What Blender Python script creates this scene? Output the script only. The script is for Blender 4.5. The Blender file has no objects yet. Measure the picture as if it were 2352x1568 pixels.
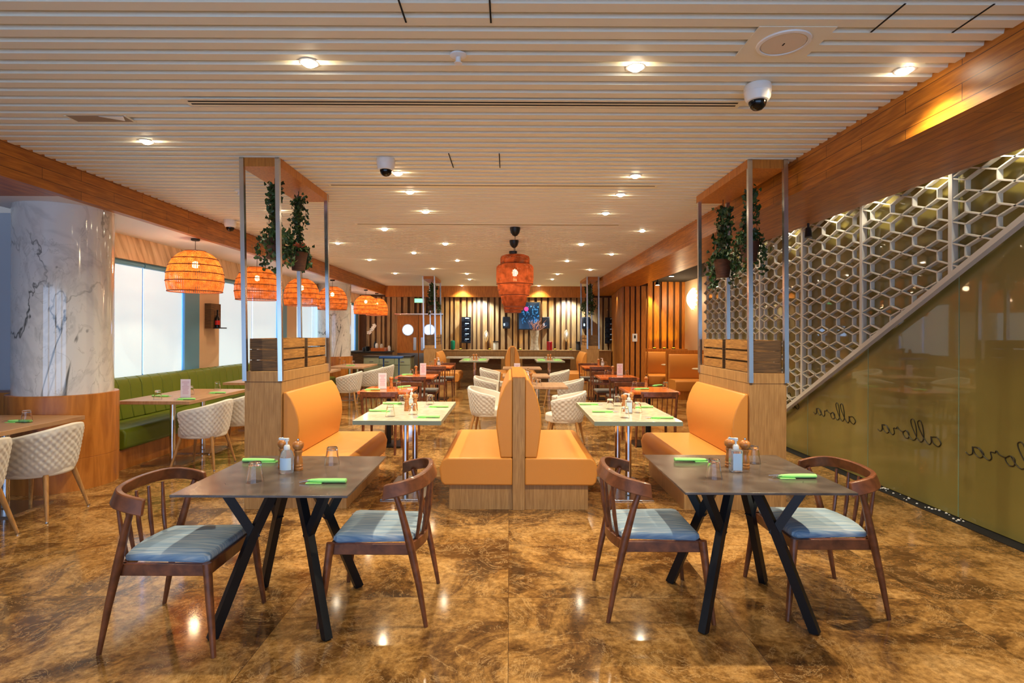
import bpy, math, random
from mathutils import Vector, Matrix
R = math.radians
pi = math.pi
random.seed(7)
sc = bpy.context.scene
col = sc.collection
# ------------------------------------------------------------------ camera
F, CH = 1280.0, 1.52
cam_d = bpy.data.cameras.new('camera'); cam = bpy.data.objects.new('camera', cam_d); col.objects.link(cam)
cam_d.sensor_width = 36; cam_d.lens = F/2352*36
cam_d.shift_x = 6/2352; cam_d.shift_y = -20/2352
cam_d.clip_end = 100; cam_d.clip_start = .05
cam.matrix_world = Matrix.Translation((0, 0, CH)) @ Matrix.Rotation(R(90), 4, 'X') @ Matrix.Rotation(R(.22), 4, 'Z')
sc.camera = cam
# ------------------------------------------------------------------ view / world
sc.view_settings.view_transform = 'Standard'; sc.view_settings.look = 'None'
sc.view_settings.exposure = 0.8; sc.view_settings.gamma = 1
sc.view_settings.use_curve_mapping = False
w = bpy.data.worlds.new('world'); sc.world = w; w.use_nodes = True
w.node_tree.nodes['Background'].inputs[0].default_value = (.8, .85, 1, 1)
w.node_tree.nodes['Background'].inputs[1].default_value = .15
DAY = .40       # brightness of the daylit blinds
BACKDAY = 2.6   # windows behind the camera
SPOT_W = 88     # ceiling downlights
WARM = (1.0, .87, .63)

def at(x, y, z):
    """pixel (2352 frame) on the horizontal plane of height z -> world"""
    D = (CH-z)*F/(y-764)
    return ((x-1170)/F*D, D, z)
def atD(x, y, D):
    return ((x-1170)/F*D, D, CH-(y-764)/F*D)
# ------------------------------------------------------------------ materials
def lin(c):
    return tuple(((v/255)/12.92 if v/255 <= .04045 else ((v/255+.055)/1.055)**2.4) for v in c) + (1,)
def newmat(name):
    m = bpy.data.materials.new(name); m.use_nodes = True
    return m, m.node_tree.nodes, m.node_tree.links, m.node_tree.nodes['Principled BSDF']
def mat(name, c, rough=.5, metal=0, spec=.5, coat=0, trans=0, sheen=0, bump=0, bscale=60, emit=None, es=0, ior=1.45):
    m, n, l, b = newmat(name)
    b.inputs['Base Color'].default_value = lin(c); b.inputs['Roughness'].default_value = rough
    b.inputs['Metallic'].default_value = metal; b.inputs['Specular IOR Level'].default_value = spec
    b.inputs['Coat Weight'].default_value = coat; b.inputs['Transmission Weight'].default_value = trans
    b.inputs['Coat Roughness'].default_value = .1; b.inputs['IOR'].default_value = ior
    b.inputs['Sheen Weight'].default_value = sheen
    if emit: b.inputs['Emission Color'].default_value = lin(emit); b.inputs['Emission Strength'].default_value = es
    tc = n.new('ShaderNodeTexCoord'); no = n.new('ShaderNodeTexNoise'); no.inputs['Scale'].default_value = bscale
    l.new(tc.outputs['Object'], no.inputs['Vector'])
    if bump:
        bp = n.new('ShaderNodeBump'); bp.inputs['Strength'].default_value = bump; bp.inputs['Distance'].default_value = .003
        l.new(no.outputs['Fac'], bp.inputs['Height']); l.new(bp.outputs['Normal'], b.inputs['Normal'])
    elif not metal and not trans and rough > .15:
        mr = n.new('ShaderNodeMapRange'); mr.inputs[3].default_value = max(.02, rough-.06); mr.inputs[4].default_value = min(1, rough+.06)
        l.new(no.outputs['Fac'], mr.inputs[0]); l.new(mr.outputs[0], b.inputs['Roughness'])
    return m
def ramp(n, stops):
    r = n.new('ShaderNodeValToRGB'); e = r.color_ramp.elements
    while len(e) < len(stops): e.new(.5)
    for i, (p, c) in enumerate(stops): e[i].position = p; e[i].color = lin(c)
    return r
def wood(name, a, b_, rough=.42, grain=(1, 1, 12), scale=6, bricks=None, spec=.4, coat=0.0, axes='XYZ'):
    """grain: scaling per object axis, large = fine across; bricks=(len,h,axes)"""
    m, n, l, b = newmat(name)
    tc = n.new('ShaderNodeTexCoord'); mp = n.new('ShaderNodeMapping'); mp.inputs['Scale'].default_value = grain
    l.new(tc.outputs['Object'], mp.inputs[0])
    no = n.new('ShaderNodeTexNoise'); no.inputs['Scale'].default_value = scale; no.inputs['Detail'].default_value = 6; no.inputs['Distortion'].default_value = .6
    l.new(mp.outputs[0], no.inputs['Vector'])
    mid = tuple((x+y)/2 for x, y in zip(a, b_))
    rp = ramp(n, [(.28, a), (.5, mid), (.72, b_)]); l.new(no.outputs['Fac'], rp.inputs[0])
    out = rp.outputs[0]
    if bricks:
        ln, h = bricks
        sp = n.new('ShaderNodeSeparateXYZ'); l.new(tc.outputs['Object'], sp.inputs[0])
        cb = n.new('ShaderNodeCombineXYZ')
        l.new(sp.outputs['Y'], cb.inputs[0])
        ad = n.new('ShaderNodeMath'); ad.operation = 'ADD'; l.new(sp.outputs['Z'], ad.inputs[0])
        l.new(sp.outputs['X'], ad.inputs[1]); l.new(ad.outputs[0], cb.inputs[1])
        bk = n.new('ShaderNodeTexBrick'); bk.inputs['Scale'].default_value = 1
        bk.inputs['Brick Width'].default_value = ln; bk.inputs['Row Height'].default_value = h
        bk.inputs['Mortar Size'].default_value = .0022; bk.inputs['Mortar Smooth'].default_value = 0
        bk.inputs['Color1'].default_value = (1, 1, 1, 1); bk.inputs['Color2'].default_value = (.82, .8, .78, 1); bk.inputs['Mortar'].default_value = (.18, .14, .1, 1)
        l.new(cb.outputs[0], bk.inputs['Vector'])
        mx = n.new('ShaderNodeMix'); mx.data_type = 'RGBA'; mx.blend_type = 'MULTIPLY'; mx.inputs[0].default_value = 1
        l.new(out, mx.inputs[6]); l.new(bk.outputs['Color'], mx.inputs[7]); out = mx.outputs[2]
    l.new(out, b.inputs['Base Color'])
    b.inputs['Roughness'].default_value = rough; b.inputs['Specular IOR Level'].default_value = spec; b.inputs['Coat Weight'].default_value = coat
    bp = n.new('ShaderNodeBump'); bp.inputs['Strength'].default_value = .12; bp.inputs['Distance'].default_value = .002
    l.new(no.outputs['Fac'], bp.inputs['Height']); l.new(bp.outputs['Normal'], b.inputs['Normal'])
    return m
def emis(name, c, s):
    m, n, l, b = newmat(name)
    b.inputs['Base Color'].default_value = lin(c); b.inputs['Emission Color'].default_value = lin(c); b.inputs['Emission Strength'].default_value = s
    return m

def floor_mat():
    m, n, l, b = newmat('emperador_marble')
    tc = n.new('ShaderNodeTexCoord')
    bk = n.new('ShaderNodeTexBrick'); bk.inputs['Scale'].default_value = 1; bk.offset = 0
    bk.inputs['Brick Width'].default_value = 1.2; bk.inputs['Row Height'].default_value = .8
    bk.inputs['Mortar Size'].default_value = .0012; bk.inputs['Mortar Smooth'].default_value = 0
    bk.inputs['Color1'].default_value = (0, 0, 0, 1); bk.inputs['Color2'].default_value = (1, 1, 1, 1); bk.inputs['Mortar'].default_value = (.5, .5, .5, 1)
    l.new(tc.outputs['Object'], bk.inputs['Vector'])
    # shift the pattern per tile
    sc_ = n.new('ShaderNodeVectorMath'); sc_.operation = 'SCALE'; sc_.inputs['Scale'].default_value = 7.3
    l.new(bk.outputs['Color'], sc_.inputs[0])
    ad = n.new('ShaderNodeVectorMath'); ad.operation = 'ADD'; l.new(tc.outputs['Object'], ad.inputs[0]); l.new(sc_.outputs[0], ad.inputs[1])
    n1 = n.new('ShaderNodeTexNoise'); n1.inputs['Scale'].default_value = 1.5; n1.inputs['Detail'].default_value = 9; n1.inputs['Roughness'].default_value = .72; n1.inputs['Distortion'].default_value = 1.1
    l.new(ad.outputs[0], n1.inputs['Vector'])
    r1 = ramp(n, [(.32, (62, 40, 22)), (.44, (112, 78, 42)), (.51, (162, 120, 66)), (.6, (192, 148, 90)), (.74, (212, 172, 116))])
    l.new(n1.outputs['Fac'], r1.inputs[0])
    n2 = n.new('ShaderNodeTexNoise'); n2.inputs['Scale'].default_value = 3.2; n2.inputs['Detail'].default_value = 10; n2.inputs['Roughness'].default_value = .7; n2.inputs['Distortion'].default_value = 1.6
    l.new(ad.outputs[0], n2.inputs['Vector'])
    s = n.new('ShaderNodeMath'); s.operation = 'SUBTRACT'; s.inputs[1].default_value = .5; l.new(n2.outputs['Fac'], s.inputs[0])
    a = n.new('ShaderNodeMath'); a.operation = 'ABSOLUTE'; l.new(s.outputs[0], a.inputs[0])
    mr = n.new('ShaderNodeMapRange'); mr.inputs[1].default_value = 0; mr.inputs[2].default_value = .012; mr.inputs[3].default_value = .5; mr.inputs[4].default_value = 0
    l.new(a.outputs[0], mr.inputs[0])
    n3 = n.new('ShaderNodeTexNoise'); n3.inputs['Scale'].default_value = 30; n3.inputs['Detail'].default_value = 5; n3.inputs['Roughness'].default_value = .7
    l.new(ad.outputs[0], n3.inputs['Vector'])
    r3 = ramp(n, [(.35, (150, 140, 130)), (.65, (255, 255, 255))]); l.new(n3.outputs['Fac'], r3.inputs[0])
    m0 = n.new('ShaderNodeMix'); m0.data_type = 'RGBA'; m0.blend_type = 'MULTIPLY'; m0.inputs[0].default_value = .8
    l.new(r1.outputs[0], m0.inputs[6]); l.new(r3.outputs[0], m0.inputs[7])
    mx = n.new('ShaderNodeMix'); mx.data_type = 'RGBA'; mx.inputs[7].default_value = lin((206, 170, 118))
    l.new(mr.outputs[0], mx.inputs[0]); l.new(m0.outputs[2], mx.inputs[6])
    m2 = n.new('ShaderNodeMix'); m2.data_type = 'RGBA'; m2.inputs[7].default_value = lin((60, 38, 20))
    l.new(bk.outputs['Fac'], m2.inputs[0]); l.new(mx.outputs[2], m2.inputs[6])
    l.new(m2.outputs[2], b.inputs['Base Color'])
    b.inputs['Roughness'].default_value = .09; b.inputs['Specular IOR Level'].default_value = .55
    return m
def marble_mat():
    m, n, l, b = newmat('white_veined_marble')
    tc = n.new('ShaderNodeTexCoord'); mp = n.new('ShaderNodeMapping'); mp.inputs['Rotation'].default_value = (R(35), R(20), R(15)); mp.inputs['Scale'].default_value = (1, 1, .55)
    l.new(tc.outputs['Object'], mp.inputs[0])
    def vein(scale, width, dist, off):
        no = n.new('ShaderNodeTexNoise'); no.inputs['Scale'].default_value = scale; no.inputs['Detail'].default_value = 5; no.inputs['Roughness'].default_value = .55; no.inputs['Distortion'].default_value = dist
        mp2 = n.new('ShaderNodeVectorMath'); mp2.operation = 'ADD'; mp2.inputs[1].default_value = (off, off*2, off); l.new(mp.outputs[0], mp2.inputs[0])
        l.new(mp2.outputs[0], no.inputs['Vector'])
        s = n.new('ShaderNodeMath'); s.operation = 'SUBTRACT'; s.inputs[1].default_value = .5; l.new(no.outputs['Fac'], s.inputs[0])
        a = n.new('ShaderNodeMath'); a.operation = 'ABSOLUTE'; l.new(s.outputs[0], a.inputs[0])
        mr = n.new('ShaderNodeMapRange'); mr.inputs[1].default_value = 0; mr.inputs[2].default_value = width; mr.inputs[3].default_value = 1; mr.inputs[4].default_value = 0
        l.new(a.outputs[0], mr.inputs[0]); return mr.outputs[0]
    v1 = vein(1.2, .011, .5, 3.1); v2 = vein(1.9, .035, .9, 8.4); v3 = vein(4, .012, 1, 1.7)
    cl = n.new('ShaderNodeTexNoise'); cl.inputs['Scale'].default_value = 1.6; l.new(mp.outputs[0], cl.inputs['Vector'])
    rc = ramp(n, [(.42, (0, 0, 0)), (.62, (255, 255, 255))]); l.new(cl.outputs['Fac'], rc.inputs[0])
    def mul(x, y):
        k = n.new('ShaderNodeMath'); k.operation = 'MULTIPLY'
        l.new(x, k.inputs[0])
        if isinstance(y, float): k.inputs[1].default_value = y
        else: l.new(y, k.inputs[1])
        return k.outputs[0]
    def mx(k, base, c):
        x = n.new('ShaderNodeMix'); x.data_type = 'RGBA'; x.inputs[7].default_value = lin(c)
        l.new(k, x.inputs[0])
        if isinstance(base, tuple): x.inputs[6].default_value = lin(base)
        else: l.new(base, x.inputs[6])
        return x.outputs[2]
    o = mx(mul(v2, .28), (218, 216, 212), (150, 150, 150))
    o = mx(mul(mul(v3, rc.outputs[0]), .35), o, (120, 118, 112))
    o = mx(mul(v1, rc.outputs[0]), o, (72, 74, 72))
    l.new(o, b.inputs['Base Color']); b.inputs['Roughness'].default_value = .08; b.inputs['Coat Weight'].default_value = .3
    return m
def streak_mat(name, stops, vec=(1, 40, 1), scale=3, rough=.8):
    m, n, l, b = newmat(name)
    tc = n.new('ShaderNodeTexCoord'); mp = n.new('ShaderNodeMapping'); mp.inputs['Scale'].default_value = vec
    l.new(tc.outputs['Object'], mp.inputs[0])
    no = n.new('ShaderNodeTexNoise'); no.inputs['Scale'].default_value = scale; no.inputs['Detail'].default_value = 4; l.new(mp.outputs[0], no.inputs['Vector'])
    rp = ramp(n, stops); l.new(no.outputs['Fac'], rp.inputs[0]); l.new(rp.outputs[0], b.inputs['Base Color'])
    b.inputs['Roughness'].default_value = rough; b.inputs['Specular IOR Level'].default_value = .25
    return m
def mottled(name, stops, scale=6, rough=.3, detail=6, coat=0):
    m = streak_mat(name, stops, (1, 1, 1), scale, rough)
    m.node_tree.nodes['Principled BSDF'].inputs['Specular IOR Level'].default_value = .5
    m.node_tree.nodes['Principled BSDF'].inputs['Coat Weight'].default_value = coat
    return m
def rattan_mat(name, c, density=.8, glow=1):
    """woven shade: translucent fibres with see-through gaps"""
    m, n, l, b = newmat(name)
    out = n['Material Output']
    tc = n.new('ShaderNodeTexCoord'); 
    sp = n.new('ShaderNodeSeparateXYZ'); l.new(tc.outputs['Object'], sp.inputs[0])
    at_ = n.new('ShaderNodeMath'); at_.operation = 'ARCTAN2'; l.new(sp.outputs['Y'], at_.inputs[0]); l.new(sp.outputs['X'], at_.inputs[1])
    def sinw(src, k):
        a = n.new('ShaderNodeMath'); a.operation = 'MULTIPLY'; a.inputs[1].default_value = k; l.new(src, a.inputs[0])
        s = n.new('ShaderNodeMath'); s.operation = 'SINE'; l.new(a.outputs[0], s.inputs[0])
        return s.outputs[0]
    s1 = sinw(sp.outputs['Z'], 420); s2 = sinw(at_.outputs[0], 84)
    mm = n.new('ShaderNodeMath'); mm.operation = 'MAXIMUM'; l.new(s1, mm.inputs[0]); l.new(s2, mm.inputs[1])
    gt = n.new('ShaderNodeMath'); gt.operation = 'GREATER_THAN'; gt.inputs[1].default_value = density; l.new(mm.outputs[0], gt.inputs[0])
    no = n.new('ShaderNodeTexNoise'); no.inputs['Scale'].default_value = 14; l.new(tc.outputs['Object'], no.inputs['Vector'])
    rp = ramp(n, [(.3, tuple(v*.6 for v in c)), (.7, c)]); l.new(no.outputs['Fac'], rp.inputs[0])
    df = n.new('ShaderNodeBsdfDiffuse'); tl = n.new('ShaderNodeBsdfTranslucent'); tr = n.new('ShaderNodeBsdfTransparent')
    l.new(rp.outputs[0], df.inputs[0]); l.new(rp.outputs[0], tl.inputs[0])
    m1 = n.new('ShaderNodeMixShader'); m1.inputs[0].default_value = .5; l.new(df.outputs[0], m1.inputs[1]); l.new(tl.outputs[0], m1.inputs[2])
    m2 = n.new('ShaderNodeMixShader'); l.new(gt.outputs[0], m2.inputs[0]); l.new(tr.outputs[0], m2.inputs[1]); l.new(m1.outputs[0], m2.inputs[2])
    l.new(m2.outputs[0], out.inputs[0])
    return m
def pelmet_mat():
    m, n, l, b = newmat('veined_pelmet_panel')
    tc = n.new('ShaderNodeTexCoord')
    mp = n.new('ShaderNodeMapping'); mp.inputs['Rotation'].default_value = (R(-28), 0, 0); l.new(tc.outputs['Object'], mp.inputs[0])
    mp2 = n.new('ShaderNodeMapping'); mp2.inputs['Scale'].default_value = (1, 9, 1); l.new(mp.outputs[0], mp2.inputs[0])
    no = n.new('ShaderNodeTexNoise'); no.inputs['Scale'].default_value = 1.5; no.inputs['Detail'].default_value = 3; no.inputs['Distortion'].default_value = .5
    l.new(mp2.outputs[0], no.inputs['Vector'])
    rp = ramp(n, [(.3, (168, 140, 105)), (.5, (212, 190, 155)), (.7, (228, 208, 178))]); l.new(no.outputs['Fac'], rp.inputs[0])
    l.new(rp.outputs[0], b.inputs['Base Color']); b.inputs['Roughness'].default_value = .4
    return m
M = dict(
    floor=floor_mat(), marble=marble_mat(), pelmet=pelmet_mat(),
    ceil=mat('white_ceiling_batten', (228, 224, 206), .55),
    side_ceil=mat('white_side_ceiling', (222, 218, 216), .4),
    cool_wall=mat('pale_grey_paint', (176, 182, 192), .6),
    cream_wall=mat('cream_paint', (212, 186, 152), .6),
    beam=wood('oak_plank_beam', (148, 84, 16), (204, 130, 38), .38, (6, 1, 12), 4, bricks=(.86, .0967)),
    oak=wood('oak_panel', (146, 106, 60), (182, 140, 86), .5, (14, 14, 1), 5),
    oak_warm=wood('warm_oak_panel', (156, 92, 28), (204, 132, 50), .42, (12, 12, 1), 5),
    oak_base=wood('honey_oak_column_base', (150, 86, 30), (196, 124, 52), .35, (5, 5, .8), 3),
    slat=wood('far_wall_slat', (128, 96, 56), (178, 144, 96), .5, (14, 14, .7), 4),
    slat_dark=wood('recess_between_slats', (70, 42, 16), (98, 62, 28), .6, (10, 10, .7), 4),
    walnut=wood('walnut_chair', (84, 46, 26), (134, 78, 46), .35, (1.5, 1.5, 1.5), 12, coat=.15),
    ash=wood('pale_ash_leg', (150, 104, 54), (186, 138, 82), .45, (10, 10, 1), 6),
    cherry=wood('orange_cherry_tabletop', (186, 84, 26), (224, 118, 46), .25, (8, 1, 1), 4, coat=.3),
    wood_top=wood('light_wood_laminate', (160, 118, 82), (186, 146, 108), .35, (12, 1, 1), 3),
    crate=wood('crate_board', (118, 78, 34), (180, 130, 66), .6, (1.5, 1.5, 16), 5),
    crate_dark=wood('weathered_crate_board', (70, 52, 34), (120, 88, 52), .65, (1.5, 1.5, 16), 5),
    leather=mat('tan_leather', (204, 136, 60), .42, spec=.4, bump=.15, bscale=140),
    green=mat('olive_green_leather', (98, 112, 22), .4, spec=.45, bump=.1, bscale=120),
    seat_blue=streak_mat('striped_blue_fabric', [(.3, (104, 134, 164)), (.5, (140, 162, 180)), (.7, (194, 198, 196))], (1.5, 60, 1), 3),
    seat_grey=mat('grey_vinyl_cushion', (120, 116, 112), .5),
    quilt=mat('cream_quilted_leather', (206, 200, 190), .5, sheen=.2),
    quilt_in=mat('cream_smooth_leather', (214, 206, 192), .5),
    black=mat('black_powdercoat', (16, 18, 22), .4),
    black_gloss=mat('black_gloss_plastic', (8, 8, 10), .12),
    charcoal=mat('charcoal_rubber', (40, 38, 36), .6),
    darktop=mottled('dark_stone_laminate', [(.3, (70, 62, 58)), (.5, (86, 76, 70)), (.7, (104, 94, 86))], 9, .22),
    stone_top=mottled('pale_quartz_top', [(.35, (192, 184, 162)), (.6, (212, 204, 182))], 20, .12),
    stone_edge=mat('grey_green_edge', (126, 134, 116), .4),
    steel=mat('brushed_steel', (200, 200, 198), .24, 1),
    chrome=mat('polished_chrome', (215, 218, 222), .08, 1),
    white=mat('white_plastic', (230, 230, 228), .35),
    white_label=mat('pale_blue_label', (200, 222, 238), .5),
    lattice=mat('white_lacquered_lattice', (206, 202, 190), .4),
    napkin=mat('lime_green_napkin', (152, 222, 128), .8, bump=.2, bscale=200),
    mill=wood('turned_beech_mill', (150, 88, 40), (206, 138, 72), .3, (6, 6, 1), 8, coat=.3),
    glass=mat('clear_tumbler_glass', (255, 255, 255), .01, trans=1, ior=1.28),
    gel=mat('clear_gel_bottle', (225, 236, 246), .05, trans=.85, ior=1.3),
    acrylic=mat('clear_acrylic', (235, 240, 240), .05, trans=.9, ior=1.2),
    card=mat('printed_card', (236, 226, 236), .5),
    print_ink=mat('faint_print', (196, 150, 178), .6),
    pot=wood('dark_wicker_pot', (48, 24, 12), (88, 48, 26), .7, (2, 2, 30), 6),
    leaf=mottled('ivy_leaf', [(.3, (22, 44, 18)), (.55, (44, 76, 30)), (.75, (84, 118, 52))], 9, .45),
    leaf2=mat('pale_rosette_leaf', (110, 140, 70), .5),
    stem=mat('brown_stem', (70, 48, 30), .7),
    blue_frame=mat('daylight_tinted_aluminium', (98, 158, 196), .35),  # blue cast of the daylight put into the frame's base colour
    blind=emis('daylit_roller_blind', (202, 228, 242), DAY),
    sky_glass=emis('daylit_glazing', (166, 204, 252), BACKDAY),
    bulb=emis('glowing_bulb', (255, 214, 150), 14),
    lamp_face=emis('lit_downlight_lens', (255, 236, 204), 30),
    screen_dark=mat('dark_screen', (8, 26, 44), .08, emit=(20, 70, 120), es=.12),
    screen_blue=emis('screen_picture_blue', (30, 100, 160), .5),
    screen_pink=emis('screen_picture_pink', (230, 40, 110), .9),
    exit=emis('lit_green_sign', (120, 240, 160), 1.3),
    vase=mottled('grey_beige_ceramic', [(.3, (140, 118, 90)), (.7, (190, 170, 138))], 12, .4),
    green_glaze=mat('green_glazed_ceramic', (10, 90, 60), .2),
    red_wax=mat('red_glass_candle', (150, 22, 26), .25),
    clear_jar=mat('pale_jar', (190, 186, 170), .2),
    uplight=emis('yellow_uplight_lens', (255, 190, 40), 6),
    sconce=emis('glowing_white_shade', (255, 216, 170), 1.7),
    cabinet=mat('grey_green_cabinet', (150, 158, 130), .5),
    blue_lid=mat('blue_plastic', (40, 84, 150), .4),
    pebble=mat('white_pebbles', (220, 214, 200), .4),
    orchid=mat('white_petals', (238, 232, 226), .5),
    dry=mat('dried_twig', (176, 128, 108), .7),
    red=mat('red_label', (190, 30, 24), .4),
    dark_ceiling=mat('matt_black_ceiling', (14, 13, 13), .9),
    pink_flower=mat('coral_blossom', (214, 110, 80), .6),
    letter=mat('black_vinyl_lettering', (40, 32, 14), .4),
    grille=mat('dark_slot', (12, 11, 10), .8),
    beige_grille=mat('beige_speaker_grille', (214, 202, 184), .7),
    steel_plate=mat('brushed_kickplate', (150, 150, 150), .3, 1),
    rattan=rattan_mat('orange_rattan', (222, 124, 56), .15),
    rattan_dense=rattan_mat('rust_woven_mesh', (172, 88, 52), -.1),
    hatch_shade=mat('shaded_hatch_opening', (150, 132, 112), .7),  # shade inside the hatch opening, put into the colour
    rim=mat('dark_cane_ring', (120, 52, 20), .6),
)
def glass_wall_mat():
    m, n, l, b = newmat('frosted_olive_glass')
    tc = n.new('ShaderNodeTexCoord'); no = n.new('ShaderNodeTexNoise'); no.inputs['Scale'].default_value = .8; no.inputs['Detail'].default_value = 3
    l.new(tc.outputs['Object'], no.inputs['Vector'])
    rp = ramp(n, [(.3, (116, 102, 44)), (.7, (140, 128, 64))]); l.new(no.outputs['Fac'], rp.inputs[0])
    l.new(rp.outputs[0], b.inputs['Base Color']); b.inputs['Roughness'].default_value = .45
    b.inputs['Coat Weight'].default_value = 1; b.inputs['Coat Roughness'].default_value = .025; b.inputs['Coat IOR'].default_value = 1.5
    return m
M['olive_glass'] = glass_wall_mat()
M['glass_edge'] = mat('pale_glass_edge', (150, 170, 130), .2)

# ------------------------------------------------------------------ mesh builder
class MB:
    def __init__(s): s.v = []; s.f = []
    def add(s, vs, fs):
        o = len(s.v); s.v += [tuple(v) for v in vs]; s.f += [tuple(i+o for i in f) for f in fs]; return s
    def box(s, x0, x1, y0, y1, z0, z1):
        return s.add([(x0,y0,z0),(x1,y0,z0),(x1,y1,z0),(x0,y1,z0),(x0,y0,z1),(x1,y0,z1),(x1,y1,z1),(x0,y1,z1)],
                     [(0,3,2,1),(4,5,6,7),(0,1,5,4),(1,2,6,5),(2,3,7,6),(3,0,4,7)])
    def cb(s, c, d): return s.box(c[0]-d[0]/2, c[0]+d[0]/2, c[1]-d[1]/2, c[1]+d[1]/2, c[2]-d[2]/2, c[2]+d[2]/2)
    def bar(s, p, q, w_, h, up=(0,0,1)):
        p, q = Vector(p), Vector(q); d = (q-p)
        if d.length < 1e-6: return s
        d.normalize(); a = d.cross(Vector(up))
        if a.length < 1e-4: a = d.cross(Vector((1,0,0)))
        a.normalize(); b = a.cross(d)
        vs = [e+a*(i*w_/2)+b*(j*h/2) for e in (p, q) for i, j in ((-1,-1),(1,-1),(1,1),(-1,1))]
        return s.add(vs, [(0,1,2,3),(7,6,5,4),(0,4,5,1),(1,5,6,2),(2,6,7,3),(3,7,4,0)])
    def cyl(s, p, q, r0, r1=None, n=12):
        r1 = r0 if r1 is None else r1
        p, q = Vector(p), Vector(q); d = (q-p).normalized(); a = d.cross(Vector((0,0,1)))
        if a.length < 1e-3: a = Vector((1,0,0))
        a.normalize(); b = d.cross(a)
        vs = [p+(a*math.cos(2*pi*i/n)+b*math.sin(2*pi*i/n))*r0 for i in range(n)]+[q+(a*math.cos(2*pi*i/n)+b*math.sin(2*pi*i/n))*r1 for i in range(n)]
        return s.add(vs, [(i,(i+1)%n,n+(i+1)%n,n+i) for i in range(n)]+[tuple(range(n))[::-1], tuple(range(n,2*n))])
    def lathe(s, prof, c=(0,0,0), n=24, cap=True, sx=1, sy=1):
        vs = []; fs = []
        for r, z in prof:
            vs += [(c[0]+r*sx*math.cos(2*pi*i/n), c[1]+r*sy*math.sin(2*pi*i/n), c[2]+z) for i in range(n)]
        for k in range(len(prof)-1):
            fs += [(k*n+i, k*n+(i+1)%n, (k+1)*n+(i+1)%n, (k+1)*n+i) for i in range(n)]
        if cap: fs += [tuple(range(n))[::-1], tuple(range((len(prof)-1)*n, len(prof)*n))]
        return s.add(vs, fs)
    def tube(s, pts, r, n=8, closed=False):
        pts = [Vector(p) for p in pts]; N = len(pts); rr = r if isinstance(r, (list, tuple)) else [r]*N
        vs = []; fs = []; ref = None
        for k, p in enumerate(pts):
            a = pts[(k-1) % N] if (closed or k) else p; b = pts[(k+1) % N] if (closed or k < N-1) else p
            d = (b-a).normalized()
            if ref is None: ref = d.orthogonal().normalized()
            ref = (ref-d*ref.dot(d)).normalized(); e = d.cross(ref)
            vs += [p+(ref*math.cos(2*pi*i/n)+e*math.sin(2*pi*i/n))*rr[k] for i in range(n)]
        for k in range(N if closed else N-1):
            k2 = (k+1) % N
            fs += [(k*n+i, k*n+(i+1)%n, k2*n+(i+1)%n, k2*n+i) for i in range(n)]
        if not closed: fs += [tuple(range(n))[::-1], tuple(range((N-1)*n, N*n))]
        return s.add(vs, fs)
    def prism(s, poly, y0, y1, axis='y'):
        """poly in (a,b); extruded along axis: y -> (a,y,b), x -> (x,a,b), z -> (a,b,z)"""
        f = {'y': lambda a, b, t: (a, t, b), 'x': lambda a, b, t: (t, a, b), 'z': lambda a, b, t: (a, b, t)}[axis]
        n = len(poly)
        vs = [f(a, b, y0) for a, b in poly]+[f(a, b, y1) for a, b in poly]
        return s.add(vs, [tuple(range(n))[::-1], tuple(range(n, 2*n))]+[(i,(i+1)%n,n+(i+1)%n,n+i) for i in range(n)])
    def grid(s, fn, nu, nv, flip=False):
        vs = [fn(i/nu, j/nv) for j in range(nv+1) for i in range(nu+1)]
        fs = [(j*(nu+1)+i, j*(nu+1)+i+1, (j+1)*(nu+1)+i+1, (j+1)*(nu+1)+i) for j in range(nv) for i in range(nu)]
        if flip: fs = [f[::-1] for f in fs]
        return s.add(vs, fs)
    def sphere(s, c, r, n=14, m=9, sz=1):
        return s.lathe([(max(.0004, r*math.sin(pi*k/m)), -r*sz*math.cos(pi*k/m)) for k in range(m+1)], c, n)
    def build(s, name, m, parent=None, bevel=0, smooth=True, seg=2, fix=True):
        me = bpy.data.meshes.new(name); me.from_pydata(s.v, [], s.f)
        if fix:
            import bmesh
            bm = bmesh.new(); bm.from_mesh(me); bmesh.ops.recalc_face_normals(bm, faces=bm.faces); bm.to_mesh(me); bm.free()
        me.materials.append(M[m] if isinstance(m, str) else m)
        if smooth: me.shade_smooth(); me.set_sharp_from_angle(angle=R(38))
        o = bpy.data.objects.new(name, me); col.objects.link(o)
        if parent: o.parent = parent
        if bevel:
            b = o.modifiers.new('bevel', 'BEVEL'); b.width = bevel; b.segments = seg; b.limit_method = 'ANGLE'; b.angle_limit = R(40)
        return o
def tag(o, label, cat, group=None):
    o['label'] = label; o['category'] = cat
    if group: o['group'] = group
    return o
def thing(name, label, cat, loc=(0,0,0), rz=0, group=None):
    o = bpy.data.objects.new(name, None); col.objects.link(o); o.location = loc; o.rotation_euler = (0,0,rz)
    o.empty_display_size = .1
    return tag(o, label, cat, group)
def struct(o): o['kind'] = 'structure'; return o
KIDS = {}
def dup(root, loc, rz, label, group=None):
    def cp(o, parent):
        c = o.copy(); col.objects.link(c); c.parent = parent
        for ch in o.children: cp(ch, c)
        return c
    r = cp(root, None); r.location = loc; r.rotation_euler = (0,0,rz); r['label'] = label
    if group: r['group'] = group
    return r
class Proto:
    """first use moves the source itself, later uses copy it"""
    def __init__(s, maker): s.maker = maker; s.o = None
    def put(s, loc, rz, label, group=None):
        if s.o is None:
            s.o = s.maker(); o = s.o; o.location = loc; o.rotation_euler = (0,0,rz); o['label'] = label
            if group: o['group'] = group
            bpy.context.view_layer.update()
            return o
        return dup(s.o, loc, rz, label, group)

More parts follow.
